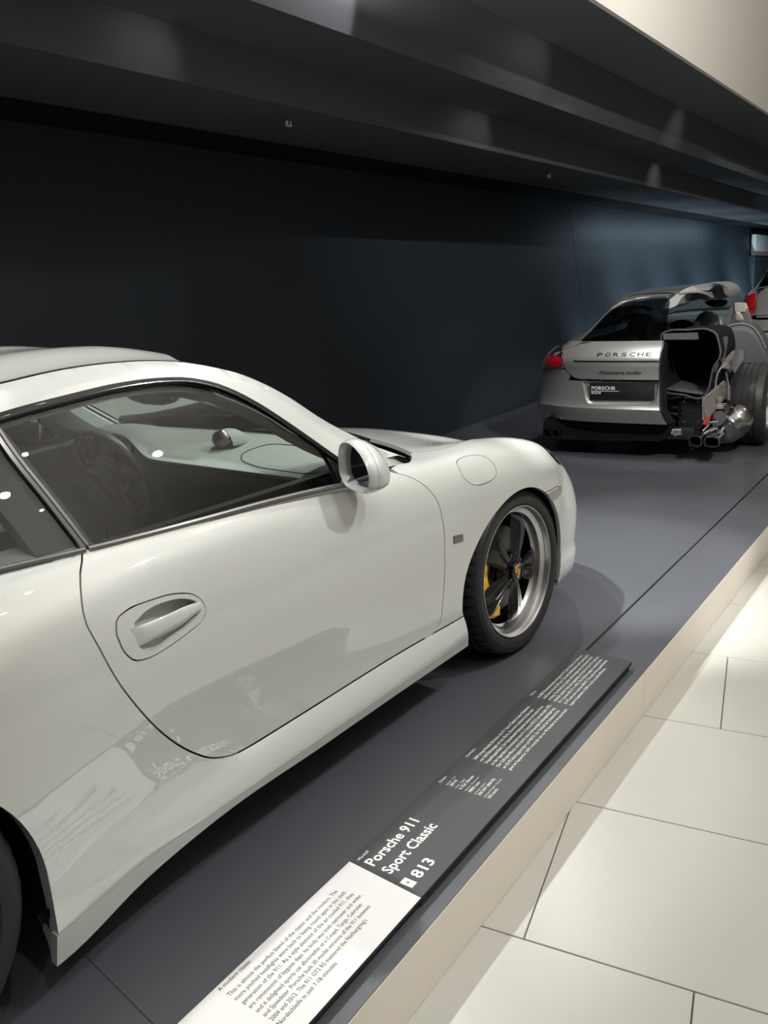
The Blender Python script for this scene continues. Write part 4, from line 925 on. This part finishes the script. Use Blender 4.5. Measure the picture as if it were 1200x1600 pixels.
# rear window, its frame, roof, windscreen
win=up_.inv([(.215,.43),(.30,.455),(.50,.405),(.70,.365),(.86,.325),(.95,.25),(.99,.10),(1.0,-.02),(1.0,-.14),(.9,-.2),(.5,-.28),(.215,-.335)],ax=(0,1))
panel('rear_window',up_,win,M['darkglass'],pan,(),.05,US2,side='L',out=(1.2,0,.6),gap=0,off=-.002,flange=0)
panel('tailgate_frame',up_,up_.inv([(.205,.60),(.45,.62),(.7,.60),(.95,.575),(1.06,.50),(1.10,.30),(1.115,.0),(1.115,-.15)],ax=(0,1))+win[8:6:-1]+win[6::-1]+[(0,7.9)],M['silver'],pan,(),.05,US2,side='L',out=(1.2,0,.6))
tube('window_trim',[up_(*p)[0]+np.array((-.006,0,.005)) for p in up_.inv([(.86,.34),(.95,.265),(.995,.10),(1.01,-.02),(1.01,-.14)],ax=(0,1))],.006,M['chrome'],pan)
tube('roof_trim',[up_(*p)[0]+np.array((0,0,.007)) for p in up_.inv([(1.03,.49),(1.11,.36),(1.13,.18),(1.135,0),(1.135,-.20)],ax=(0,1))],.006,M['chrome'],pan)
bl=[up_(*p)[0]+np.array((-.0,0,-.03)) for p in up_.inv([(.90,.05),(.905,-.02),(.90,-.19)],ax=(0,1))]
for i in range(14):
    q=i/13; p=bl[0]*(1-q)+bl[2]*q; box('brake_light_diode',p[0],p[0]+.004,p[1]-.005,p[1]+.005,p[2]-.005,p[2]+.005,M['red'],pan,.001,seg=1)
panel('c_pillar',up_,up_.inv([(.205,.61),(.45,.63),(.7,.61),(.95,.585),(1.07,.51)],ax=(0,1))+[(4.3,8.6),(4.6,9.0),(4.0,9.6),(2,10),(0,10)],M['silver'],pan,(),.05,US2,side='L',out=(1.2,0,.6))
rf=up_.inv([(1.08,.50),(1.125,.30),(1.14,0),(1.15,-.22),(1.28,-.36),(1.32,-.50)],ax=(0,1))
panel('roof',up_,rf+[(4.6,2.5),(5.2,3.0),(7.1,3.35),(7.15,4),(7.2,5),(7.15,7),(7.1,8.4),(4.5,8.5)],M['silver'],pan,(),.06,US2,side='L',out=(1.2,0,.6))
panel('windscreen',up_,[(7.2,3.4),(8,3.55),(10,3.6),(10,8.5),(7.2,8.3)],M['greenglass'],pan,(),.1,US2,side='L',out=(1.2,0,.6),gap=0,flange=0)
panel('side_window',up_,[(4.4,8.7),(7.1,8.6),(8.4,8.6),(9.2,9.3),(8.5,9.75),(4.7,9.75),(4.3,9.2)],M['darkglass'],pan,(),.08,US2,side='L',out=(1.2,0,.6),gap=.004,flange=0)
panel('hood',up_,[(9.95,1),(10,1),(10,9),(9.95,9)],M['silver'],pan,(),.1,US2,side='L',out=(1.2,0,.6),gap=0) if False else None
# bonnet block and front end, plain but closed
R=[]
for x,zt,hw in ((3.85,1.0,.86),(4.3,.93,.88),(4.65,.82,.80),(4.85,.66,.62),(4.9,.5,.5)):
    R.append([(x,max(-.28,Yc+hw*math.copysign(abs(math.cos(a))**.5,math.cos(a))),.25+(zt-.25)*(.5+.5*math.copysign(abs(math.sin(a))**.6,math.sin(a)))) for a in np.linspace(0,2*PI,28,endpoint=False)])
V,F=loft(R,True,True); fixn(mo('front_end',V,F,M['silver'],pan,angle=50))
def plate(name,x,pts,m,depth=.02,parent=None,bev=0):
    V=[(x,y,z) for y,z in pts]+[(x+depth,y,z) for y,z in pts]; n=len(pts)
    F=[tuple(range(n)),tuple(range(2*n-1,n-1,-1))]+[(i,n+i,n+(i+1)%n,(i+1)%n) for i in range(n)]
    return fixn(mo(name,V,F,m,parent or pan,angle=30))
def sp2(pts,n=24,closed=False): return [tuple(p) for p in spl(pts+pts[:1] if closed else pts,n)][:(n-1 if closed else n)]
# cut roof section: thick pale rim over a dark void
co=sp2([(-.098,1.270),(-.134,1.325),(-.186,1.383),(-.262,1.442),(-.35,1.465),(-.454,1.472),(-.553,1.460),(-.617,1.425),(-.641,1.382),(-.632,1.345)],30)
ci=sp2([(-.165,1.270),(-.219,1.292),(-.241,1.357),(-.281,1.395),(-.381,1.409),(-.451,1.413),(-.479,1.444),(-.519,1.448),(-.566,1.422),(-.585,1.373),(-.626,1.336)],30)
V=[];F=[]
for (a,b) in zip(co,ci):
    q=min(1,max(0,(-a[0]-.10)/.2)); x=.97+.36*q; V+=[(x,a[0],a[1]),(x+.03,b[0],b[1]),(x+.5,b[0],b[1]-.005),(x+.5,a[0],a[1])]
for i in range(29):
    for j in range(4): F.append((4*i+j,4*i+(j+1)%4,4*i+4+(j+1)%4,4*i+4+j))
F+=[(0,1,2,3),tuple(116+j for j in (3,2,1,0))]
fixn(mo('roof_section',V,F,M['lgrey'],pan,angle=40))
V=[(1.5,y,z) for y,z in ci]; b0=len(V); V+=[(1.52,-.15,1.30),(1.52,-.60,1.325)]
plate('roof_lining',1.52,[(-.20,1.30),(-.234,1.384),(-.30,1.40),(-.414,1.405),(-.45,1.43),(-.483,1.439),(-.525,1.414),(-.545,1.36),(-.59,1.335),(-.518,1.312),(-.357,1.325)],M['grey'],.5)
def ellp(c,ry,rz,n=20): return [(c[0]+ry*math.cos(2*PI*k/n),c[1]+rz*math.sin(2*PI*k/n)) for k in range(n)]
plate('rear_view_mirror',2.7,sp2([(-.105,1.236),(-.146,1.249),(-.23,1.255),(-.306,1.256),(-.353,1.238),(-.335,1.195),(-.256,1.176),(-.161,1.193)],25,True),M['gloss'],.03)
tube('visor_loop',[(2.9,y,z) for y,z in ((-.03,1.268),(-.08,1.287),(-.14,1.29),(-.20,1.262),(-.15,1.252),(-.07,1.252))],.010,M['grey'],pan,8,True,up=(1,0,0))
plate('amber_tag',2.38,[(-.168,1.164),(-.221,1.162),(-.229,1.115),(-.177,1.11)],M['amber'],.02)
def cushion(name,x,pts,m,d=.16,par=None):
    p=np.array(sp2(pts,30,True)); c=p.mean(0); R=[[(x+dx,*(c+(q-c)*s)) for q in p] for s,dx in ((.02,0),(.75,.0),(.93,.012),(1,.045),(1,d-.04),(.93,d-.01),(.7,d),(.02,d))]
    V,F=loft(R,True,False); return fixn(mo(name,V,F,m,par or pan,angle=60))
cushion('front_seat',1.95,[(-.10,.60),(-.152,1.002),(-.193,1.118),(-.235,1.165),(-.304,1.176),(-.374,1.142),(-.421,1.061),(-.45,.996),(-.47,.6)],M['grey'])
cushion('front_seat',1.97,[(.62,.60),(.56,1.0),(.50,1.12),(.42,1.165),(.34,1.165),(.27,1.12),(.22,1.0),(.17,.6)],M['grey'])
plate('belt_buckle',1.2,[(-.574,1.151),(-.608,1.156),(-.623,1.073),(-.595,1.068)],M['grey'],.02); plate('buckle_frame',1.19,[(-.583,1.14),(-.601,1.143),(-.612,1.085),(-.598,1.08)],M['lgrey'],.01)
plate('belt_tongue',1.2,[(-.590,1.06),(-.60,1.06),(-.612,.99),(-.604,.985)],M['chrome'],.01)
hr=[(-.497,1.014),(-.51,1.122),(-.531,1.203),(-.578,1.249),(-.662,1.248),(-.688,1.198),(-.729,1.084),(-.757,1.009),(-.697,1.01),(-.655,1.136),(-.63,1.166),(-.581,1.168),(-.547,1.121),(-.539,1.013)]
plate('headrest_frame',1.9,hr,M['lgrey'],.10); plate('headrest_pad',1.88,[(-.578,1.254),(-.668,1.247),(-.690,1.198),(-.684,1.167),(-.587,1.17)],M['white'],.12)
cushion('headrest_box',2.3,[(-.513,1.139),(-.582,1.137),(-.598,1.059),(-.516,1.054)],M['white'],.08)  # white box of the front headrest
cushion('rear_seat',1.5,[(-.571,1.02),(-.604,1.056),(-.674,1.071),(-.778,1.062),(-.835,1.026),(-.895,.942),(-.945,.839),(-.985,.749),(-.99,.60),(-.60,.60)],M['grey'],.35)
tube('seat_piping',[(1.52,y,z) for y,z in sp2([(-.604,1.060),(-.674,1.075),(-.778,1.066),(-.837,1.03),(-.897,.946),(-.947,.843)],20)],.008,M['lgrey'],pan,6,up=(1,0,0))
plate('steering_wheel',2.3,ellp((.03,1.02),.125,.058),M['gloss'],.02)
# luggage bin
bo=sp2([(-.297,1.02),(-.305,1.105),(-.36,1.128),(-.52,1.132),(-.70,1.128),(-.752,1.097),(-.779,1.029),(-.790,.886),(-.752,.83),(-.725,.70),(-.71,.62),(-.655,.545),(-.5,.57),(-.332,.603),(-.293,.67),(-.29,.85)],60,True)
cb=np.array((-.53,.85))
R=[[(x,*(cb+(np.array(q)-cb)*s)) for q in bo] for x,s in ((.30,1.0),(.25,.995),(.245,.975),(.26,.955),(.50,.93),(1.0,.90))]
V,F=loft(R,True,False); F.append(tuple(range(len(V)-len(bo),len(V)))); fixn(mo('luggage_bin',V,F,M['carpet'],pan,angle=40))
R=[[(x,*(cb+(np.array(q)-cb)*s)) for q in bo] for x,s in ((.242,1.003),(.242,.968),(.27,.965),(.27,1.003))]; V,F=loft(R+[R[0]],True,False); fixn(mo('bin_edge',V,F,M['grey'],pan,angle=40))
plate('bin_lip',.235,[(-.32,1.100),(-.603,1.104),(-.61,1.046),(-.321,1.050)],M['grey'],.03)
V,F=boxvf(.27,.95,-.69,-.33,.60,.615); 
mo('bin_floor',[(.26,-.33,.618),(.26,-.655,.575),(.9,-.66,.60),(.9,-.33,.63)],[(0,1,2,3)],M['grey'],pan,smooth=False)
mo('bin_side',[(.262,-.755,.86),(.262,-.675,.575),(.9,-.66,.60),(.9,-.72,.88)],[(0,1,2,3)],M['grey'],pan,smooth=False)
# cut edge of the tailgate and bumper
R=[]
for y,z in ((-.335,1.035),(-.338,.95),(-.345,.82),(-.35,.71),(-.358,.60),(-.370,.50),(-.376,.467),(-.405,.40),(-.43,.345)):
    u,v=low_.inv([(y+.012,z)],umax=4)[0]; x=low_(u,v)[0][0]; R.append([(x-.002,y+.008,z),(x-.002,y-.008,z),(x+.16,y-.012,z),(x+.16,y+.004,z)])
V,F=loft(R,True,True); fixn(mo('cut_edge',V,F,M['trim'],pan,angle=40))
# crash beam, bracket plate, exhaust
V,F=lathe([(.022,-.46),(.024,-.455),(.024,-.28),(.022,-.27)],16); cb_=fixn(mo('crash_beam',[(x+.35,y,z+.442) for x,y,z in V],F,M['gloss'],pan,angle=50))
plate('beam_strut',.33,[(-.29,.505),(-.33,.525),(-.46,.548),(-.46,.540),(-.33,.510),(-.29,.49)],M['steel'],.03)
plate('beam_arm',.33,[(-.31,.40),(-.46,.40),(-.47,.37),(-.40,.385),(-.31,.385)],M['steel'],.03)
bp=plate('bracket_plate',.30,sp2([(-.455,.520),(-.470,.532),(-.648,.546),(-.652,.53),(-.660,.305),(-.63,.235),(-.56,.205),(-.50,.22),(-.455,.30),(-.445,.40)],40,True),M['gloss'],.05)
tube('bracket_rim',[(.295,-.50,.540),(.295,-.652,.551),(.295,-.664,.35)],.006,M['lgrey'],bp,6,up=(1,0,0))
for y,z in ((-.495,.505),(-.615,.512),(-.485,.40),(-.625,.405),(-.555,.43),(-.495,.33),(-.62,.33)):
    V,F=lathe([(.0005,-.012),(.009,-.010),(.012,-.004),(.012,.004)],10,'x'); fixn(mo('bolt',[(x+.30,y+a,z+b) for x,a,b in V],F,M['steel'],bp,angle=30))
plate('bumper_bracket',.25,[(-.379,.266),(-.49,.270),(-.497,.219),(-.455,.216),(-.44,.202),(-.425,.216),(-.391,.229)],M['white'],.10)
def tip(y0,y1,z0,z1,x=.10,slant=0):
    p=np.array(ell(((y0+y1)/2,(z0+z1)/2),(y1-y0)/2,(z1-z0)/2,28,3.6)); c=p.mean(0)
    R=[[(x+dx+slant*(q[0]-c[0]),*(c+(q-c)*s)) for q in p] for s,dx in ((.95,.25),(1.0,.02),(1.0,.003),(.97,0),(.88,0),(.84,.01),(.84,.22))]
    V,F=loft(R,True,False); F.append(tuple(range(len(V)-28,len(V)))); t=fixn(mo('exhaust_tip',V,F,M['steel'],pan,angle=40)); t.data.materials.append(M['carpet'])
    for f in t.data.polygons:
        if f.index>=28*5: f.material_index=1
tip(-.700,-.592,.150,.244); tip(-.845,-.718,.152,.241); tip(.678,.744,.165,.259); tip(.573,.662,.165,.255)
# silencer: egg-shaped can with seam and ribs
mc=np.array((.62,-.835,.268)); ax=np.array((.30,-.72,.62)); ax/=np.linalg.norm(ax); b1=np.cross(ax,(1,0,0)); b1/=np.linalg.norm(b1); b2=np.cross(ax,b1)
R=[]
for q in np.linspace(-1,1,25):
    r=(1-abs(q)**2.6)**.5 if abs(q)<1 else .02; rib=.006*max(0,math.cos(q*14))**6
    R.append([tuple(mc+ax*q*.20+b1*(.150*r+rib)*math.cos(a)+b2*(.17*r+rib)*math.sin(a)) for a in np.linspace(0,2*PI,36,endpoint=False)])
V,F=loft(R,True,True); sl=fixn(mo('silencer',V,F,M['steel'],pan,angle=50))
tube('silencer_seam',[tuple(mc+ax*.19*math.cos(t)*1.03+(b1*.35-b2*.94)*.168*math.sin(t)*1.02) for t in np.linspace(.15,2.9,24)],.006,M['steel'],sl,6)
plate('heat_shield',.42,sp2([(-.70,.355),(-.735,.40),(-.80,.405),(-.835,.36),(-.80,.30),(-.74,.27),(-.705,.30)],24,True),M['steel'],.03,sl)
tube('exhaust_pipe',[(.5,-.74,.25),(.35,-.70,.235),(.25,-.66,.21)],.032,M['steel'],pan,12); tube('exhaust_pipe',[(.5,-.78,.25),(.35,-.79,.22),(.25,-.78,.20)],.034,M['steel'],pan,12)
plate('red_block',.30,[(-.664,.373),(-.69,.392),(-.714,.376),(-.701,.306),(-.660,.311)],M['redp'],.06)
for a,b in (((.3,-.69,.325),(.42,-.76,.315)),((.3,-.72,.245),(.40,-.76,.26)),((.3,-.66,.25),(.36,-.70,.30))): tube('pipe_link',[a,b],.010,M['chrome'],pan,8)
# side member and suspension bits
V=[];F=[]
R=[[(x,y,z1),(x,y-.035,z1+.004),(x,y-.045,z0+.01),(x,y-.01,z0)] for x,y,z1,z0 in ((.30,-.652,.520,.345),(.5,-.672,.555,.385),(.9,-.700,.60,.47),(1.4,-.72,.62,.50))]
V,F=loft(R,True,True); fixn(mo('side_member',V,F,M['frame'],pan,angle=30))
tube('member_flange',[(.295,-.655,.528),(.5,-.676,.562),(.9,-.704,.606)],.010,M['lgrey'],pan,6)
V,F=lathe([(.0005,.06),(.03,.058),(.034,.03),(.022,.0),(.045,-.02),(.048,-.045),(.0005,-.05)],16,'z'); fixn(mo('rubber_mount',[(x+.55,y-.735,z+.46) for x,y,z in V],F,M['frame'],pan,angle=40))
plate('tower_bracket',.72,[(-.766,.848),(-.785,.898),(-.843,.912),(-.886,.912),(-.900,.892),(-.895,.825),(-.826,.70),(-.800,.758),(-.799,.837)],M['alu'],.05)
plate('tower_bracket',.69,[(-.71,.752),(-.719,.803),(-.765,.859),(-.800,.896),(-.815,.890),(-.812,.853),(-.774,.792),(-.786,.746)],M['frame'],.06)
plate('body_pillar',.5,[(-.727,1.034),(-.787,1.046),(-.795,1.011),(-.771,.831),(-.751,.831),(-.750,.996),(-.728,1.0)],M['grey'],.04)
tube('brake_hose',[(.52,-.709,.602),(.52,-.711,.66),(.52,-.722,.73),(.55,-.745,.775),(.6,-.775,.80)],.008,M['lgrey'],pan,6)
tube('damper',[(.62,-.770,.725),(.62,-.800,.60)],.009,M['alu'],pan,8); tube('damper_body',[(.62,-.798,.61),(.62,-.803,.48)],.020,M['alu'],pan,10)
for dz_ in (0,.018): tube('link_rod',[(.66,-.70,.405+dz_),(.66,-.79,.425+dz_)],.007,M['chrome'],pan,6)
# wheels and underside
def plain_wheel(name,loc,r,wd,par,m=None):
    pr=[(r*.62,.01),(r*.66,-.006),(r*.85,-.010),(r*.95,.012),(r*.985,.04)]
    g=.010
    for k in range(4):
        a=.055+(wd-.11)*(k+.5)/4; pr+=[(r,a-.012),(r-g,a-.010),(r-g,a+.004),(r,a+.006)]
    pr+=[(r*.985,wd-.04),(r*.95,wd-.012),(r*.85,wd+.010),(r*.62,wd-.01)]
    V,F=lathe(pr,120); o=bpy.data.objects.new(name,None); COL.objects.link(o); o.parent=par; o.location=loc
    fixn(mo('tire',V,F,M['rubber'],o,angle=24))
    V,F=lathe([(r*.62,.01),(r*.60,.03),(r*.55,.06),(r*.54,wd-.01)],48); fixn(mo('rim',V,F,M['alu'],o,angle=30))
    for k in range(5):
        a=2*PI*k/5; R=[[(x*math.cos(a)-c*math.sin(a),h,x*math.sin(a)+c*math.cos(a)) for x,c,h in ((rr,-w_,.035),(rr,w_,.035),(rr,w_,.07),(rr,-w_,.07))] for rr,w_ in ((.02,.05),(r*.3,.03),(r*.58,.045))]
        V,F=loft(R,True,True); fixn(mo('spoke',V,F,M['alu'],o,angle=30))
    return o
plain_wheel('rear_wheel',(1.12,-1.07,.375),.375,.32,pan); w_=plain_wheel('rear_wheel',(1.12,.93,.36),.36,.30,pan); w_.scale=(1,-1,1)
plain_wheel('front_wheel',(4.02,-.94,.36),.36,.28,pan); w_=plain_wheel('front_wheel',(4.02,.92,.36),.36,.28,pan); w_.scale=(1,-1,1)
box('underbody',.25,4.5,-.60,.70,.17,.28,M['trim'],pan,.02)
plate('diffuser',.16,[(.74,.335),(.765,.27),(.745,.19),(.68,.145),(.3,.15),(-.34,.17),(-.40,.22),(-.435,.335)],M['carpet'],.35)
box('cabin_floor',.95,3.7,-.72,.72,.28,.42,M['carpet'],pan,.02)
cushion('dashboard',3.3,[(.75,.6),(.74,.98),(.4,1.03),(0,1.03),(-.22,1.02),(-.28,.98),(-.28,.6)],M['grey'],.5)
# ------------------------------------------------------------------ second silver car, mostly hidden at the right edge
suv=empty('parked_car','silver off-road car with a red rear lamp standing behind the cutaway car','car',(10.5,.03,0),.1); suv.scale=(.825,.825,.825)
M['silver2']=mat('paint_light_silver',(.40,.395,.38),.32,.6,coat=1,coatr=.05)
secs=[(.05,.93,[.45,.60,.80,.95,1.10,1.20,1.24]),(.0,.0,0)]
def srow(x,w,zs,ins): return [(x+dx,w*k,z) for dx,k,z in zip(ins[0],ins[1],zs)]
ST2=[(0,0,0),(.3,.0,0),(.62,.02,0),(.80,.07,0),(.90,.20,.5),(.945,.42,1),(.955,1.0,1),(.955,2.2,1),(.95,3.4,1),(.93,4.2,1),(.70,4.7,1)]
z_r=[.36,.52,.62,.66,.84,.90,1.02,1.14,1.20,1.26]; x_r=[.04,-.02,-.02,.02,.03,.04,.05,.07,.10,.14]; kr=[.97,.99,1,1,.99,.985,.975,.95,.91,.86]
z_s=[.30,.45,.56,.62,.78,.86,.96,1.06,1.11,1.15]; ks=[.96,.98,1,1,1,.995,.98,.95,.93,.91]
net=[]
for y,dx,k in ST2: net.append([(x_r[j]*(1-k)+dx,y*((kr[j] if y>.5 else 1)*(1-k)+ks[j]*k),z_r[j]*(1-k)+z_s[j]*k) for j in range(10)])
sb=Net(net); S2=(.25,.11)
SI=lambda p: sb.inv(p,umax=6)
half2=[[(0,1.26),(.4,1.255),(.62,1.24),(.70,1.215),(.80,1.16)],[(0,1.45),(.4,1.44),(.60,1.42),(.665,1.36),(.83,1.15)],[(0,1.62),(.38,1.61),(.56,1.58),(.645,1.47),(.85,1.14)],[(0,1.69),(.40,1.68),(.56,1.65),(.67,1.50),(.86,1.14)],[(0,1.70),(.42,1.69),(.58,1.66),(.69,1.50),(.87,1.13)],[(0,1.69),(.42,1.68),(.58,1.64),(.69,1.48),(.87,1.12)],[(0,1.58),(.42,1.57),(.60,1.53),(.71,1.40),(.87,1.10)],[(0,1.12),(.42,1.12),(.62,1.10),(.74,1.08),(.86,1.06)]]
su=Net([[(x,-b[0],b[1]) for b in h[:0:-1]]+[(x,b[0],b[1]) for b in h] for x,h in zip((.13,.38,.66,1.0,1.7,2.5,2.95,3.75),half2)])
S3_=(.3,.2)
def flipy(net_): return lambda u,v: net_(u,v)*np.array([1,-1,1])
for sgn,nm in ((1,'L'),(-1,'R')):
    f=sb if sgn>0 else flipy(sb)
    kw=dict(side='L',out=(1.5,0,.7))
    lam=SI([(.905,1.02),(.885,1.10),(.84,1.155),(.77,1.165),(.685,1.16),(.68,1.0),(.68,.905),(.76,.91),(.84,.96)])
    panel('rear_lamp',f,lam,M['red'],suv,(),.04,S2,off=.01,gap=0,**kw)
    panel('lamp_divider',f,SI([(.86,.972),(.68,.972),(.68,.962),(.86,.962)]),M['lampdark'],suv,(),.04,S2,off=.014,gap=0,**kw)
    panel('quarter_panel',f,SI([(.69,1.22),(.675,1.16)])+SI([(.67,.90),(.685,.86)])+[(4.0,4.05),(5,4.0),(5.5,5),(5.9,5.4),(6.4,4.4),(6.5,2),(6.5,.3),(10,.3),(10,9),(3.5,9)],M['silver2'],suv,[lam],.06,S2,**kw)
    panel('rear_bumper',f,[(0,0),(0,3.8),(2.0,3.8)]+[(3.0,3.9),(4.0,3.95),(5.0,3.9),(5.3,3),(5.3,.2),(4,0)],M['silver2'],suv,(),.05,S2,**kw)
    panel('tailgate',f,[(0,3.95),(0,9),(2.1,9)]+SI([(.665,1.16),(.665,.9)])+[(2.2,3.95)],M['silver2'],suv,(),.05,S2,**kw)
    g=su if sgn>0 else flipy(su)
    panel('pillar_panel',g,[(0,6.9),(1,6.95),(1.9,6.75),(2.0,6.2),(2.3,6.2),(2.5,7.2),(2.2,8),(0,8)],M['silver2'],suv,(),.06,S3_,**kw)
    panel('side_window',g,[(2.55,7.2),(6.0,7.2),(6.6,7.6),(6.3,7.9),(2.4,7.9)],M['darkglass'],suv,(),.1,S3_,flange=0,**kw)
    plain_wheel('wheel',(.95,-.95*sgn,.39),.39,.29,suv).scale=(1,sgn,1); plain_wheel('wheel',(3.8,-.95*sgn,.39),.39,.29,suv).scale=(1,sgn,1)
kw=dict(side='L',out=(1.5,0,.7))
panel('rear_window',su,[(.12,1.15),(.12,6.85),(1,6.9),(1.8,6.6),(1.85,4),(1.8,1.4),(1,1.1)],M['darkglass'],suv,(),.08,S3_,flange=0,**kw)
panel('roof',su,[(1.9,1.6),(1.95,4),(1.9,6.4),(5.6,6.8),(5.7,4),(5.6,1.2)],M['silver2'],suv,(),.1,S3_,**kw)
panel('windscreen',su,[(5.7,1.2),(5.75,6.8),(7,6.8),(7,1.2)],M['darkglass'],suv,(),.1,S3_,flange=0,**kw)
for z0,z1,m in ((.875,.895,M['silver2']),(.635,.655,M['trim'])):
    V,F=sweep([sb([u],[v])[0]+np.array((-.012,0,0)) for u,v in SI([(y,(z0+z1)/2) for y in np.linspace(0,.80,14)])],[(-.012,-.012),(.012,-.012),(.012,.012),(-.012,.012)]); fixn(mo('bumper_strip',V,F,m,suv,angle=40))
tube('window_trim',[su([.1],[v])[0]+np.array((-.015,0,-.005)) for v in np.linspace(1.1,6.9,24)],.014,M['chrome'],suv,8)
R=[]
for x,zt,hw in ((3.7,1.10,.90),(4.2,1.05,.92),(4.6,.98,.86),(4.78,.8,.74),(4.8,.6,.7)): R.append([(x,hw*math.copysign(abs(math.cos(a))**.5,math.cos(a)),.32+(zt-.32)*(.5+.5*math.copysign(abs(math.sin(a))**.6,math.sin(a)))) for a in np.linspace(0,2*PI,28,endpoint=False)])
V,F=loft(R,True,True); fixn(mo('front_end',V,F,M['silver2'],suv,angle=50))
box('underbody',.1,4.6,-.62,.62,.24,.5,M['trim'],suv,.02); box('cabin_block',.4,3.6,-.66,.66,.5,.95,M['carpet'],suv,.03)
